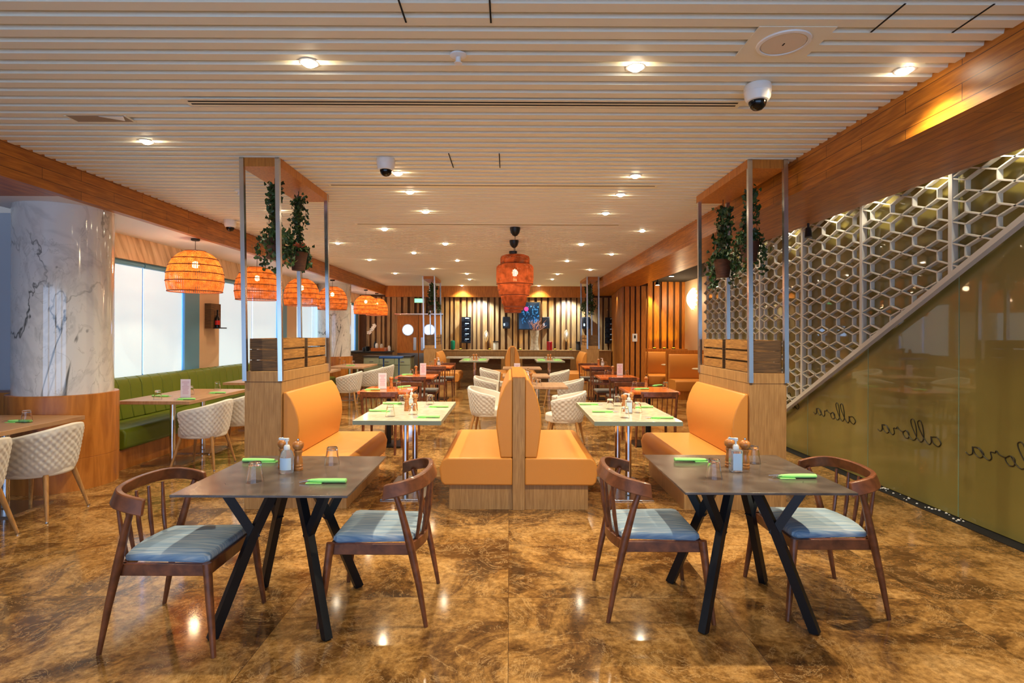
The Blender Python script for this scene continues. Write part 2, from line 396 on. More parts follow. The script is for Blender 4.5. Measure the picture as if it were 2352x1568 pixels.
# ================================================================== SHELL
CZ = 3.01          # underside of ceiling battens
SZ = 2.73          # lower side ceiling and beam underside
YB, YF = -3.2, 18.0
struct(MB().box(-6.3, 5.4, YB, YF+.3, -.1, 0).build('floor', 'floor'))
# ceiling: battens with recesses between
PITCH = .1175
mb = MB(); mb.box(-3.97, 2.46, YB, YF, CZ+.033, CZ+.1)
y = YB
k0 = 2.605-.117*49
y = k0
while y < YF-.1:
    mb.prism([(y, CZ+.034), (y+.010, CZ), (y+.078, CZ), (y+.082, CZ+.034)], -3.97, 2.46, 'x'); y += PITCH
struct(mb.build('ceiling', 'ceil', smooth=False))
# lower ceiling along the windows
mb = MB(); mb.box(-4.95, -4.05, 5.0, YF, SZ, SZ+.1)
struct(mb.build('ceiling', 'side_ceil'))
mb = MB(); mb.box(-6.3, -4.05, YB, 5.0, SZ, SZ+.1)
struct(mb.build('ceiling', 'beam'))
# beams
struct(MB().box(-4.05, -3.97, YB, YF, SZ, CZ+.1).build('trim_1', 'beam'))
mb = MB(); mb.prism([(2.44, SZ-.01), (3.3, SZ-.01), (3.3, CZ+.1), (2.44, CZ+.1)], YB, YF, 'y')
struct(mb.build('trim_2', 'beam'))
struct(MB().box(-3.97, 2.44, 17.82, 18.0, 2.66, CZ).build('trim_3', 'oak_warm'))
# ceiling strip over the glass wall, right
struct(MB().box(3.3, 3.95, YB, 10.6, 3.02, 3.1).build('ceiling', 'side_ceil'))
struct(MB().box(3.3, 5.4, 10.6, YF, 2.93, 3.03).build('ceiling', 'dark_ceiling'))
# left walls
struct(MB().box(-6.3, -6.2, YB, 5.8, 0, SZ).build('wall_left', 'cool_wall'))
struct(MB().box(-6.2, -4.75, 5.72, 5.82, 0, SZ).build('wall_left', 'cool_wall'))
struct(MB().box(-6.2, -4.6, 5.5, 5.72, 0, .91).build('trim_4', 'oak_base'))
WX = -4.85
wins = [(5.9, 8.33, 8.72, [7.43]), (9.31, 11.7, 12.15, [10.6]), (12.7, 14.8, 15.1, [13.8]), (15.6, 17.6, 17.9, [16.6])]
WZ0, WZ1 = .9, 2.43
mb = MB()
mb.box(WX-.12, WX, 5.82, YF, 0, WZ0); 
yy = 5.82
for a, b, j, _ in wins:
    mb.box(WX-.12, WX, yy, a, WZ0, WZ1); yy = j
mb.box(WX-.12, WX, yy, YF, WZ0, WZ1)
struct(mb.build('wall_left', 'cream_wall'))
struct(MB().box(WX-.12, WX+.012, 5.82, YF, WZ1, SZ).build('trim_5', 'pelmet'))
for i, (a, b, j, mul) in enumerate(wins):
    wo = bpy.data.objects.new('window_%d' % (i+1), None); col.objects.link(wo); wo.location = (WX, a, WZ0); struct(wo)
    fr = MB()
    for yy in [a+.02]+mul: fr.box(-.11, -.05, yy-a-.02, yy-a+.02, 0, WZ1-WZ0)
    fr.box(-.11, -.05, 0, j-a, 0, .05); fr.box(-.11, -.05, 0, j-a, WZ1-WZ0-.05, WZ1-WZ0)
    fr.build('window_frame', 'blue_frame', wo)
    MB().box(-.118, -.0, b-a, j-a, 0, WZ1-WZ0).build('jamb', 'blue_frame', wo)
    MB().box(-.118, -.112, 0, b-a, 0, WZ1-WZ0).build('pane', 'sky_glass', wo)
    ed = [a]+mul+[b]
    for e0, e1 in zip(ed[:-1], ed[1:]):
        MB().box(-.045, -.041, e0-a+.02, e1-a-.012, .02, WZ1-WZ0-.04).build('blind', 'blind', wo)
        MB().cyl((-.04, e0-a+.01, WZ1-WZ0-.04), (-.04, e1-a-.01, WZ1-WZ0-.04), .032, n=12).build('blind_tube', 'blue_frame', wo)
# wall behind the camera with tall daylit windows
mb = MB(); mb.box(-6.3, 3.9, YB-.15, YB, 2.45, 3.1); mb.box(-6.3, 3.9, YB-.15, YB, 0, .12)
bw = [(-5.6, -3.9), (-3.5, -1.5), (-1.1, .9), (1.3, 3.3)]
xx = -6.3
for a, b in bw: mb.box(xx, a, YB-.15, YB, .12, 2.45); xx = b
mb.box(xx, 3.9, YB-.15, YB, .12, 2.45)
struct(mb.build('wall_front', 'cream_wall'))
for i, (a, b) in enumerate(bw):
    struct(MB().box(a, b, YB-.12, YB-.1, .12, 2.45).build('window_%d' % (i+6), 'sky_glass'))
# far wall of vertical timber slats
def slats(mb, p, q, z0, z1, seed, dep=.05, wmin=.07, wmax=.15, gmin=.05, gmax=.09):
    rnd = random.Random(seed); p, q = Vector(p), Vector(q); L = (q-p).length; d = (q-p).normalized(); nrm = Vector((d.y, -d.x, 0))
    t = 0
    while t < L-.02:
        w_ = min(rnd.uniform(wmin, wmax), L-t); a = p+d*t+nrm*(dep/2); b = p+d*(t+w_)+nrm*(dep/2)
        a = a+Vector((0, 0, (z0+z1)/2)); b = b+Vector((0, 0, (z0+z1)/2))
        mb.bar(a, b, dep, z1-z0); t += w_+rnd.uniform(gmin, gmax)
struct(MB().box(-5.0, 5.4, YF, YF+.1, 0, 3.1).build('wall_back', 'slat_dark'))
mb = MB(); slats(mb, (-4.6, YF-.0, 0), (-3.62, YF, 0), 0, 2.66, 3, .06); slats(mb, (-3.62, YF, 0), (-2.2, YF, 0), 2.13, 2.66, 5, .06); slats(mb, (-2.2, YF, 0), (3.35, YF, 0), 0, 2.66, 4, .06)
struct(mb.build('trim_6', 'slat'))
# right far recess walls
mb = MB(); mb.prism([(3.35, 18.0), (2.95, 14.3), (3.05, 14.3), (3.45, 18.0)], 0, 2.95, 'z')
struct(mb.build('wall_right', 'slat_dark'))
struct(MB().box(2.95, 3.5, 14.3, 14.4, 0, 2.95).build('wall_right', 'slat_dark'))
struct(MB().box(3.4, 3.5, 14.4, 15.3, 0, 2.95).build('wall_right', 'slat_dark'))
struct(MB().box(3.4, 5.4, 15.3, 15.4, 0, 2.95).build('wall_right', 'slat_dark'))
mb = MB(); slats(mb, (3.33, 17.9, 0), (2.96, 14.4, 0), 0, 2.73, 8, .05, .06, .1, .05, .07)
slats(mb, (2.96, 14.3, 0), (3.55, 14.3, 0), 0, 2.73, 9, .05, .09, .12, .03, .05)
slats(mb, (3.6, 15.3, 0), (5.3, 15.3, 0), 0, 2.93, 10, .05, .1, .14, .05, .08)
struct(mb.build('trim_7', 'oak_warm'))
struct(MB().box(4.8, 4.9, 10.6, 15.3, 0, 2.93).build('wall_right', 'cream_wall'))
struct(MB().box(3.74, 4.9, 10.5, 10.6, 0, 2.93).build('wall_right', 'cream_wall'))
struct(MB().box(3.9, 4.0, YB, 10.6, 0, 3.1).build('wall_right', 'cream_wall'))
# dark channel with pebbles at the foot of the glass
struct(MB().box(3.6, 3.9, YB, 10.5, .0005, .004).build('trim_8', 'grille'))

# ---------------------------------------------------------------- marble columns
def column(y, lab):
    c = thing('marble_column', lab, 'column', (-4.46, y, 0))
    MB().lathe([(.409, .91), (.409, SZ)], n=64).build('shaft', 'marble', c)
    mb = MB(); mb.lathe([(.454, 0), (.454, .30), (.45, .303), (.454, .306), (.454, .897), (.45, .91)], n=64); mb.build('base', 'oak_base', c)
    return c
column(5.59, 'large white veined marble column on a round wood base beside the near left table')
column(14.2, 'distant round veined marble column beyond the third window')

# ---------------------------------------------------------------- glass wall and honeycomb screen
gw = thing('glass_partition', 'frosted olive glass wall with mirrored black handwriting along the right', 'glass wall', (3.72, 0, 0))
GJ = 4.61-1.165*6
JY = [GJ+1.165*i for i in range(12)]
JY = [v for v in JY if v > -3.1 and v < 10.6]
pts_word = [(.8,.9),(.4,1.0),(.08,.5),(.3,.05),(.68,.3),(.86,.95),(.84,.3),(1.05,.03),(1.45,.6),(1.85,1.6),(1.95,2.25),(1.72,2.42),(1.52,1.7),(1.45,.55),(1.68,.05),(2.05,.5),
            (2.45,1.6),(2.55,2.25),(2.32,2.42),(2.12,1.7),(2.05,.55),(2.28,.05),(2.6,.25),(2.95,.95),(2.72,.75),(2.75,.15),(3.05,.08),(3.25,.6),(3.0,.95),(3.25,.72),(3.6,.85),(3.78,1.12),(3.86,.9),(4.12,.86),(4.06,.3),(4.25,.04),(4.6,.4),
            (4.85,.92),(5.2,.95),(4.85,.98),(4.55,.5),(4.75,.05),(5.1,.3),(5.28,.95),(5.27,.3),(5.5,.06),(5.72,.25)]
def catmull(P, k=6):
    out = []
    for i in range(len(P)-1):
        p0 = P[max(0, i-1)]; p1 = P[i]; p2 = P[i+1]; p3 = P[min(len(P)-1, i+2)]
        for j in range(k):
            t = j/k
            out.append(tuple(.5*((2*b)+(-a+c)*t+(2*a-5*b+4*c-d)*t*t+(-a+3*b-3*c+d)*t**3) for a, b, c, d in zip(p0, p1, p2, p3)))
    out.append(P[-1]); return out
word = catmull(pts_word, 6)
for i in range(len(JY)-1):
    a, b = JY[i]+.004, JY[i+1]-.004
    gp = MB().box(0, .012, a, b, .01, 3.02).build('glass_pane', 'olive_glass', gw)
    MB().box(-.002, .012, a-.0035, a-.0002, .01, 3.02).build('edge', 'glass_edge', gp)
    if 2 < a < 9:
        y0 = a+(.25 if a < 4 else .17 if a < 5 else .19)
        wb = MB()
        wb.tube([(-.0035, y0+px*.146, .545+pz*.08) for px, pz in word], .0042, 5)
        wb.build('lettering', 'letter', gp)
screen = thing('honeycomb_screen', 'white honeycomb lattice screen with slanting lower edge on the glass wall', 'screen', (3.63, 0, 0))
def diag(yv): return max(.02, .54+(7.32-yv)*.5353)
s_, p_ = 1.165/4, .177
XD = .042
for i in range(len(JY)):
    y0 = JY[i]-.02
    if y0 < 2.2 or y0 > 9.8: continue
    lb = MB()
    def seg(u0, v0, u1, v1, wd=.011):
        # clip under the slanting edge
        def ok(u, v): return v-diag(u)
        a, b = ok(u0, v0), ok(u1, v1)
        if min(a, b) < 0 and max(a, b) < .02: return
        if a < 0: t = a/(a-b); u0, v0 = u0+(u1-u0)*t, v0+(v1-v0)*t
        elif b < 0: t = a/(a-b); u1, v1 = u0+(u1-u0)*t, v0+(v1-v0)*t
        lb.bar((XD/2, u0, v0), (XD/2, u1, v1), wd, XD, up=(1, 0, 0))
    m_ = 0
    nrow = int(3.0/p_)+1
    for m_ in range(nrow):
        vc = .06+m_*p_
        for k in range(4):
            u = y0+(k+.5)*s_
            seg(u, vc-.039, u, vc+.039)
            seg(u, vc+.039, u-s_/2, vc+p_/2); seg(u, vc+.039, u+s_/2, vc+p_/2)
            seg(u-s_/2, vc+p_/2, u, vc+p_-.039); seg(u+s_/2, vc+p_/2, u, vc+p_-.039)
    lb.build('lattice', 'lattice', screen, smooth=False, fix=False)
    MB().box(-.005, XD+.005, y0-.02, y0+.02, diag(y0), 3.02).build('upright', 'lattice', screen)
MB().bar((XD/2, 2.2, diag(2.2)), (XD/2, 8.3, diag(8.3)), .045, XD+.012, up=(1,0,0)).build('sloping_rail', 'lattice', screen)
mb = MB(); rnd = random.Random(5)
for i in range(26):
    yv = rnd.uniform(4.5, 5.5); mb.sphere((rnd.uniform(3.62, 3.70), yv, .012), rnd.uniform(.006, .013), 7, 5, .7)
pb = mb.build('pebbles', 'pebble'); tag(pb, 'pale pebbles lying in the dark floor channel below the glass wall', 'pebbles'); pb['kind'] = 'stuff'

# ================================================================== LIGHTS
def spot(loc, w_, c=WARM, size=R(132), blend=1, r=.018, rot=(0,0,0), parent=None, nm='lamp_light'):
    d = bpy.data.lights.new(nm, 'SPOT'); d.energy = w_; d.color = c; d.spot_size = size; d.spot_blend = blend; d.shadow_soft_size = r
    o = bpy.data.objects.new(nm, d); col.objects.link(o); o.location = loc; o.rotation_euler = rot
    if parent: o.parent = parent
    return o
def point(loc, w_, c, r=.03, parent=None):
    d = bpy.data.lights.new('bulb_light', 'POINT'); d.energy = w_; d.color = c; d.shadow_soft_size = r
    o = bpy.data.objects.new('bulb_light', d); col.objects.link(o); o.location = loc
    if parent: o.parent = parent
    return o
def make_dl():
    t = thing('ceiling_downlight', '', 'downlight')
    MB().lathe([(.052, .0), (.056, -.004), (.046, -.006), (.042, .0)], n=20, cap=False).build('trim_ring', 'white', t)
    MB().lathe([(.0005, -.026), (.02, -.023), (.034, -.014), (.040, .0), (.040, .012)], n=18, cap=False).build('lens', 'lamp_face', t)
    return t
DL = Proto(make_dl)
dls = [(708,145,'in the nearest row, above left of centre'),(1458,152,'in the nearest row, right of centre'),(2075,157,'beside the lit patch on the right beam'),(335,327,'alone near the left beam'),
 (912,398,'beside the small dome camera'),(1458,402,'right of centre, behind the long slot diffuser'),(940,441,'below the second slot diffuser at left'),(1424,445,'below the second slot diffuser at right'),
 (976,486,'left of centre above the third slot diffuser'),(1390,488,'right of centre above the third slot diffuser'),(635,485,'seen behind the left planter posts'),(882,527,'left, just below the third slot diffuser'),(1474,528,'right, just below the third slot diffuser'),
 (775,559,'just right of the left planter posts'),(1022,560,'left of the woven lantern'),(1334,560,'right of the woven lantern'),(950,581,'left middle of the far ceiling'),(848,597,'close to the left beam, far ceiling'),
 (1050,598,'a little left of the woven lantern'),(1302,598,'a little right of the woven lantern'),(1404,582,'close to the right beam, far ceiling'),(994,617,'above the far left planter'),(907,628,'near the far left beam corner'),
 (1072,628,'upper of a close pair left of the lantern'),(1280,628,'upper of a close pair right of the lantern'),(1078,641,'lower of a close pair left of the lantern'),(1268,640,'lower of a close pair right of the lantern'),(1355,618,'above the far right planter'),
 (1062,657,'over the far fascia left of the lantern'),(1236,657,'over the far fascia right of the lantern')]
for x, y, lab in dls:
    X, Y, Z = at(x, y, CZ)
    Y = min(Y, 17.55); X = max(-3.75, min(2.3, X))
    DL.put((X, Y, CZ), 0, 'lit round ceiling downlight '+lab, 'downlights in the batten ceiling')
    spot((X, Y, CZ-.05), SPOT_W*(1.15 if 4 < Y < 5.5 else .9))
# unseen spots without fittings, added overhead and behind the viewpoint to light the foreground
for X, Y in ((-2.9, .9), (-1.1, .9), (.7, .9), (2.1, .9), (-2.6, -1.2), (0, -1.2), (2, -1.2)):
    spot((X, Y, CZ-.05), SPOT_W*.38)
# cool wall washers on the far wall
for X in (-.95, 1.85):
    spot((X, 17.45, 2.62), 150, (.75, .9, 1), R(124), .6, .05, (R(22), 0, 0), nm='washer_light')
for X in (-1.5, 1.0):
    spot((X, 17.45, 2.95), 18, (1, .7, .3), R(80), .6, .03, (R(40), 0, 0), nm='fascia_light')
# concealed lamps in the slot above the glass wall
for Y in (4.0, 4.75, 5.5, 6.2, 7.2, 8.2, 9.2):
    spot((3.5, Y, 2.98), 9, (1, .88, .68), R(120), .8, .03, (0, R(-14), 0), nm='slot_light')
# beam wash at right
spot((2.2, 3.14, CZ-.05), 85, (1, .76, .42), R(124), .3, .03, (0, R(30), 0), nm='beam_light')

# ================================================================== CEILING FITTINGS
def diffuser(x0, x1, y, z, lab):
    X0, Y, _ = at(x0, y, CZ); X1 = (x1-1170)/F*Y
    t = thing('slot_diffuser', lab, 'air vent', ((X0+X1)/2, Y, CZ), 0, 'slot diffusers in the ceiling')
    h = (X1-X0)/2
    MB().box(-h, h, -.06, .06, -.004, .002).build('frame', 'ceil', t)
    for yy in (-.030, .012) if y < 300 else (0,):
        MB().box(-h+.03, h-.03, yy, yy+.013, -.0065, -.003).build('slot', 'grille', t)
diffuser(424, 1700, 237, CZ, 'long double slot air diffuser, nearest of the ceiling')
diffuser(752, 1510, 425, CZ, 'second thin slot diffuser, passing behind the left planter')
diffuser(815, 1425, 515, CZ, 'third thin slot diffuser across the ceiling')
def dome(x, y, r, lab):
    X, Y, Z = at(x, y, CZ)
    t = thing('dome_camera', lab, 'security camera', (X, Y, CZ))
    MB().lathe([(r*.95, 0), (r, -.01), (r, -r*.55), (r*.96, -r*.6), (r*.94, -r*.95), (r*.8, -r*1.2), (r*.66, -r*1.25)], n=28).build('housing', 'white', t)
    MB().lathe([(r*.66, -r*1.24), (r*.66, -r*1.35), (r*.56, -r*1.65), (r*.34, -r*1.86), (r*.001+.0005, -r*1.95)], n=24, cap=False).build('dome', 'black_gloss', t)
dome(1738, 194, .078, 'white dome security camera with black lens, largest, near the right beam')
dome(885, 366, .078, 'white dome security camera left of centre behind the first slot diffuser')
dome(528, 508, .078, 'small dome security camera by the left beam beside the planter post')
X, Y, Z = at(1797, 95, CZ)
t = thing('ceiling_speaker', 'round beige flush ceiling speaker on a plain square panel', 'speaker', (X, Y, CZ))
MB().box(-.19, .19, -.15, .15, -.003, .002).build('panel', 'ceil', t)
MB().lathe([(.130, -.003), (.128, -.010), (.112, -.012), (.110, -.006)], n=40, cap=False).build('trim_ring', 'white', t)
MB().lathe([(.111, -.004), (.105, -.009), (.0005, -.010)], n=40, cap=False).build('grille', 'beige_grille', t)
MB().cb((0, 0, -.011), (.006, .022, .002)).build('badge', 'grille', t)
for x, y, lab in ((1050, 126, 'small white smoke detector between the two nearest downlights'), (548, 440, 'small white smoke detector seen behind the left planter post')):
    X, Y, Z = at(x, y, CZ)
    t = thing('smoke_detector', lab, 'smoke detector', (X, Y, CZ))
    MB().lathe([(.045, 0), (.045, -.008), (.03, -.016)], n=24).build('base', 'white', t)
    MB().lathe([(.014, -.016), (.014, -.04), (.022, -.044), (.022, -.048)], n=16).build('sensor', 'white', t)
X, Y, Z = at(230, 276, CZ)
t = thing('ceiling_hatch', 'small rectangular ceiling opening with a pale flap near the left beam', 'hatch', (X, Y, CZ))
MB().box(-.2, .2, -.055, .055, -.002, .0).build('recess', 'hatch_shade', t)  # flat plate toned like the shaded opening, no real depth
for b in ((-.215, -.2, -.06, .06), (.2, .215, -.06, .06)):
    MB().box(b[0], b[1], b[2], b[3], -.005, .0).build('rim', 'ceil', t)
MB().prism([(.02, -.05), (.19, -.05), (.15, .03)], -.005, -.0025, 'z').build('flap', 'white', t)
# access panel joints
def panel_joint(pxs, lab):
    X0, Y0, _ = at(pxs[0], pxs[1], CZ); X1, Y1, _ = at(pxs[2], pxs[3], CZ)
    X2 = at(pxs[4], pxs[3], CZ)[0]
    t = thing('access_panel', lab, 'access panel', (X1, (Y0+Y1)/2, CZ), 0, 'access panels in the battens')
    d = abs(Y1-Y0)/2
    for xx in (0, X2-X1):
        MB().box(xx-.004, xx+.004, -d, d, -.003, .0).build('joint', 'grille', t)
panel_joint((918, 0, 930, 52, 1125), 'ceiling access panel outlined by two dark joints at the top edge')
panel_joint((1035, 352, 1040, 385, 1147), 'ceiling access panel outlined by two dark joints above the lantern')
panel_joint((2060, 4, 1998, 70, 2185), 'ceiling access panel with zigzag joints in the top right corner')
# small black spotlight under the right beam
t = thing('track_spotlight', 'small black spotlight hanging under the outer edge of the right beam', 'spotlight', (3.24, 6.05, SZ-.01))
MB().cyl((0,0,0), (0,0,-.05), .012).build('stem', 'black', t)
MB().cyl((0,0,-.05), (0,-.01,-.15), .028, .04, 16).build('head', 'black', t)
t = thing('track_spotlight', 'tiny lit spotlight on the black ceiling above the far slatted recess', 'spotlight', (3.72, 14.0, 2.93))
MB().cyl((0,0,0), (0,0,-.12), .012).build('stem', 'black', t); MB().cyl((0,0,-.12), (0,0,-.2), .05, .06, 16).build('head', 'black', t)
MB().cyl((0,0,-.202), (0,0,-.199), .045, n=16).build('lens', 'lamp_face', t)
spot((3.75, 14.95, 2.85), 110, (1, .68, .25), R(70), .5, .03, (R(10), 0, 0), nm='recess_light')
t = thing('track_spotlight', 'lit round lamp in the black ceiling left of the glowing wall light', 'spotlight', (3.95, 13.6, 2.93))
MB().cyl((0,0,0), (0,0,-.02), .07, n=18).build('head', 'black', t); MB().cyl((0,0,-.022), (0,0,-.019), .055, n=18).build('lens', 'lamp_face', t)
spot((3.95, 13.2, 2.88), 60, (1, .7, .4))
spot((4.3, 12.0, 2.88), 40, (1, .7, .4))
spot((3.0, 15.9, 2.6), 10, (1, .8, .6))

# ================================================================== PENDANTS
def make_dome_lamp():
    t = thing('rattan_pendant', '', 'pendant lamp')
    MB().lathe([(.055, 0), (.055, -.018), (.045, -.028)], n=20).build('canopy', 'black', t)
    MB().cyl((0,0,-.02), (0,0,-.30), .004, n=6).build('cord', 'black', t)
    MB().cyl((0,0,-.16), (0,0,-.28), .018, .022, n=12).build('socket', 'black', t)
    prof = [(.04, -.155), (.12, -.165), (.2, -.205), (.265, -.27), (.31, -.36), (.335, -.46), (.34, -.56), (.332, -.63), (.32, -.69)]
    MB().lathe(prof, n=48, cap=False).build('shade', 'rattan', t, fix=False)
    for r, z in ((.122, -.165), (.267, -.27), (.312, -.36), (.337, -.46), (.342, -.56), (.322, -.69)):
        MB().tube([(r*math.cos(a*pi/20), r*math.sin(a*pi/20), z) for a in range(40)], .006, 5, True).build('ring', 'rim', t)
    MB().sphere((0, 0, -.34), .042, 14, 9, 1.1).build('bulb', 'bulb', t)
    return t
DP = Proto(make_dome_lamp)
for D, lab in ((7.27, 'glowing orange rattan dome pendant, nearest and largest, in front of the first blind'), (9.05, 'rattan dome pendant seen behind the left planter posts, under the ivy'),
               (11.0, 'rattan dome pendant crossed by the rear planter post, third from the near end'), (12.9, 'rattan dome pendant just right of the planter posts, in front of the far column'),
               (15.9, 'bright rattan dome pendant, left one of the far overlapping pair'), (17.2, 'rattan dome pendant, right and farthest one of the overlapping pair')):
    DP.put((-4.10, D, SZ), 0, lab, 'rattan dome pendants along the windows')
    point((-4.10, D, SZ-.42), (16 if D < 8 else 8) if D < 15 else 14, (1, .7, .4), .05)
def make_lantern():
    t = thing('woven_lantern', '', 'pendant lamp')
    MB().lathe([(.075, 0), (.074, -.03), (.062, -.075), (.035, -.11), (.008, -.125)], n=24).build('canopy', 'black', t)
    MB().cyl((0,0,-.12), (0,0,-.6), .004, n=6).build('cord', 'black', t)
    MB().cyl((0,0,-.45), (0,0,-.58), .018, .022, n=12).build('socket', 'black', t)
    def tier(nm, prof):
        MB().lathe(prof, n=48, cap=False).build(nm, 'rattan_dense', t, fix=False)
    tier('upper_tier', [(.03, -.385), (.15, -.39), (.198, -.41), (.208, -.44), (.208, -.525)])
    tier('middle_tier', [(.19, -.522), (.235, -.53), (.262, -.56), (.265, -.70), (.258, -.80)])
    tier('lower_tier', [(.24, -.812), (.215, -.83), (.208, -.90), (.20, -.96)])
    tier('bottom_tier', [(.19, -.965), (.172, -.98), (.165, -1.05), (.15, -1.12)])
    for r, z in ((.208, -.525), (.258, -.805), (.20, -.962), (.15, -1.12)):
        MB().tube([(r*math.cos(a*pi/20), r*math.sin(a*pi/20), z) for a in range(40)], .006, 5, True).build('ring', 'rim', t)
    MB().sphere((0, 0, -.64), .04, 14, 9, 1.3).build('bulb', 'bulb', t)
    return t
LP = Proto(make_lantern)
for X, D, lab in ((.075, 7.9, 'rust woven tiered lantern over the centre aisle, the front one of three in line'), (.07, 9.0, 'rust woven tiered lantern hidden behind the front one, its black canopy second'), (.062, 10.2, 'rust woven tiered lantern, farthest of the three in line')):
    LP.put((X, D, CZ), 0, lab, 'woven lanterns in line over the centre')
    point((X, D, CZ-.75), 5, (1, .7, .4), .04)

# ================================================================== BOOTHS AND PLANTERS
def bench_meshes(parent, L, H, hbase=.212):
    """faces +x, back plane x=0, runs y 0..L"""
    MB().box(0, .545, .03, L-.03, 0, hbase).build('plinth', 'oak', parent)
    seat = [(.0, hbase), (.585, hbase), (.612, hbase+.03), (.628, .36), (.60, .425), (.565, .447), (.14, .447), (.0, .447)]
    MB().prism(seat, 0, L, 'y').build('seat', 'leather', parent, bevel=.014, seg=3)
    k = (H-.447)
    back = [(.0, .448), (.105, .448), (.125, .448+.2*k), (.142, .448+.4*k), (.136, .448+.58*k), (.108, .448+.76*k), (.068, .448+.91*k), (.03, .448+k), (.0, .448+k)]
    MB().prism(back, .01, L-.01, 'y').build('backrest', 'leather', parent, bevel=.012, seg=3)
def make_bench(L, H):
    t = thing('booth_bench', '', 'bench'); bench_meshes(t, L, H); return t
PX = .084
BC = Proto(lambda: make_bench(1.42, 1.12))
BP = Proto(lambda: make_bench(1.27, 1.0))
def make_partition():
    t = thing('booth_partition', '', 'partition')
    MB().box(-.052, .052, 0, 1.42, 0, 1.132).build('panel', 'oak', t, bevel=.003)
    MB().box(-.056, .056, .001, 1.43, 1.132, 1.142).build('cap', 'oak_warm', t)
    return t
PT = Proto(make_partition)
def make_planter(lean):
    t = thing('planter_unit', '', 'planter stand')
    MB().box(-.158, .158, 0, 1.28, 0, 1.18).build('block', 'oak', t, bevel=.002)
    MB().box(-.1585, .1585, -.0015, 1.2815, 1.09, 1.094).build('shadow_joint', 'slat_dark', t)
    for sx in (-1, 1):
        for yy in (.0, 1.26):
            o = MB().bar((sx*.152, yy, 1.10), (sx*.152+lean, yy, CZ), .036, .036, up=(0, 1, 0)).build('post', 'steel', t)
    l = lean
    MB().box(-.17+l, .17+l, .0, 1.3, CZ-.075, CZ+.0).build('top_frame', 'oak_warm', t)
    return t
PL = Proto(lambda: make_planter(-.036)); PR = Proto(lambda: make_planter(-.016))
def make_crate():
    t = thing('wooden_crate', '', 'crate')
    W_, L, H = .27, .52, .28
    for sx in (-1, 1):
        for k in range(3):
            MB().box(sx*W_/2-.006, sx*W_/2+.006, -L/2, L/2, .005+k*.098, .085+k*.098).build('slat', 'crate', t)
    for sy in (-1, 1):
        for k in range(3):
            MB().box(-W_/2-.006, W_/2+.006, sy*L/2-.006, sy*L/2+.006, .003+k*.093, .092+k*.093).build('end_board', 'crate_dark', t)
    for sx in (-1, 1):
        for sy in (-1, 1):
            MB().cb((sx*(W_/2-.022), sy*(L/2-.022), H/2), (.03, .03, H)).build('corner_post', 'crate_dark', t)
    MB().box(-W_/2, W_/2, -L/2, L/2, 0, .008).build('bottom', 'crate_dark', t)
    return t
CR = Proto(make_crate)
def make_plant(seed, top, low, spread, pale):
    """origin at pot rim centre; hangs from a cord up to +top"""
    t = thing('hanging_ivy', '', 'hanging plant')
    MB().lathe([(.062, -.18), (.074, -.1), (.09, -.005), (.094, 0), (.084, 0), (.07, -.03)], n=20).build('pot', 'pot', t)
    MB().cyl((0, 0, -.02), (0, 0, top), .004, n=5).build('hanging_cord', 'stem', t)
    rnd = random.Random(seed); lf = MB(); vines = MB()
    def leaf(p, s):
        n_ = Vector((rnd.gauss(0, 1), rnd.gauss(0, 1), rnd.gauss(0, .6))).normalized(); a = n_.orthogonal().normalized(); b = n_.cross(a)
        ang = rnd.uniform(0, 2*pi); a, b = a*math.cos(ang)+b*math.sin(ang), b*math.cos(ang)-a*math.sin(ang)
        shp = [(0, -.5), (.38, -.42), (.6, -.1), (.3, .1), (0, .6), (-.3, .1), (-.6, -.1), (-.38, -.42)]
        base = len(lf.v)
        lf.v.append(tuple(p+n_*s*.12)); lf.v.extend(tuple(p+a*(x*s)+b*(y*s)) for x, y in shp)
        lf.f.extend((base, base+1+i, base+1+(i+1) % 8) for i in range(8))
    def strand(path, dens):
        vines.tube(path, .0025, 4)
        for i in range(len(path)-1):
            p, q = Vector(path[i]), Vector(path[i+1]); L = (q-p).length
            for _ in range(max(1, int(L*dens))):
                leaf(p.lerp(q, rnd.random())+Vector((rnd.gauss(0, .02), rnd.gauss(0, .02), rnd.gauss(0, .015))), rnd.uniform(.028, .046))
    for k in range(7):   # up the cord and arching
        a = rnd.uniform(0, 2*pi); path = []
        for i in range(10):
            f = i/9; r = .03+.05*math.sin(f*5+k)
            path.append((r*math.cos(a+f*2), r*math.sin(a+f*2), f*top*.9*rnd.uniform(.96, 1)))
        strand(path, 95)
    for k in range(8):   # trailing over the rim
        a = rnd.uniform(0, 2*pi); path = []; r0 = .08; d = rnd.uniform(.3, 1)*low
        for i in range(9):
            f = i/8; path.append(((r0+spread*min(1, f*2))*math.cos(a)+rnd.gauss(0, .008), (r0+spread*min(1, f*2))*math.sin(a), .06-.0*f-f*d))
        strand(path, 105)
    for _ in range(60): leaf(Vector((rnd.gauss(0, .06), rnd.gauss(0, .06), rnd.uniform(0, .09))), .035)
    lf.build('foliage', 'leaf', t, smooth=False, fix=False)
    vines.build('vines', 'stem', t)
    if pale:
        m2 = MB()
        for i in range(14):
            a = i*2.4; m2.bar((0, 0, .03), (.07*math.cos(a), .07*math.sin(a), .07+.01*(i % 3)), .02, .006)
        m2.build('rosette', pale, t)
    return t
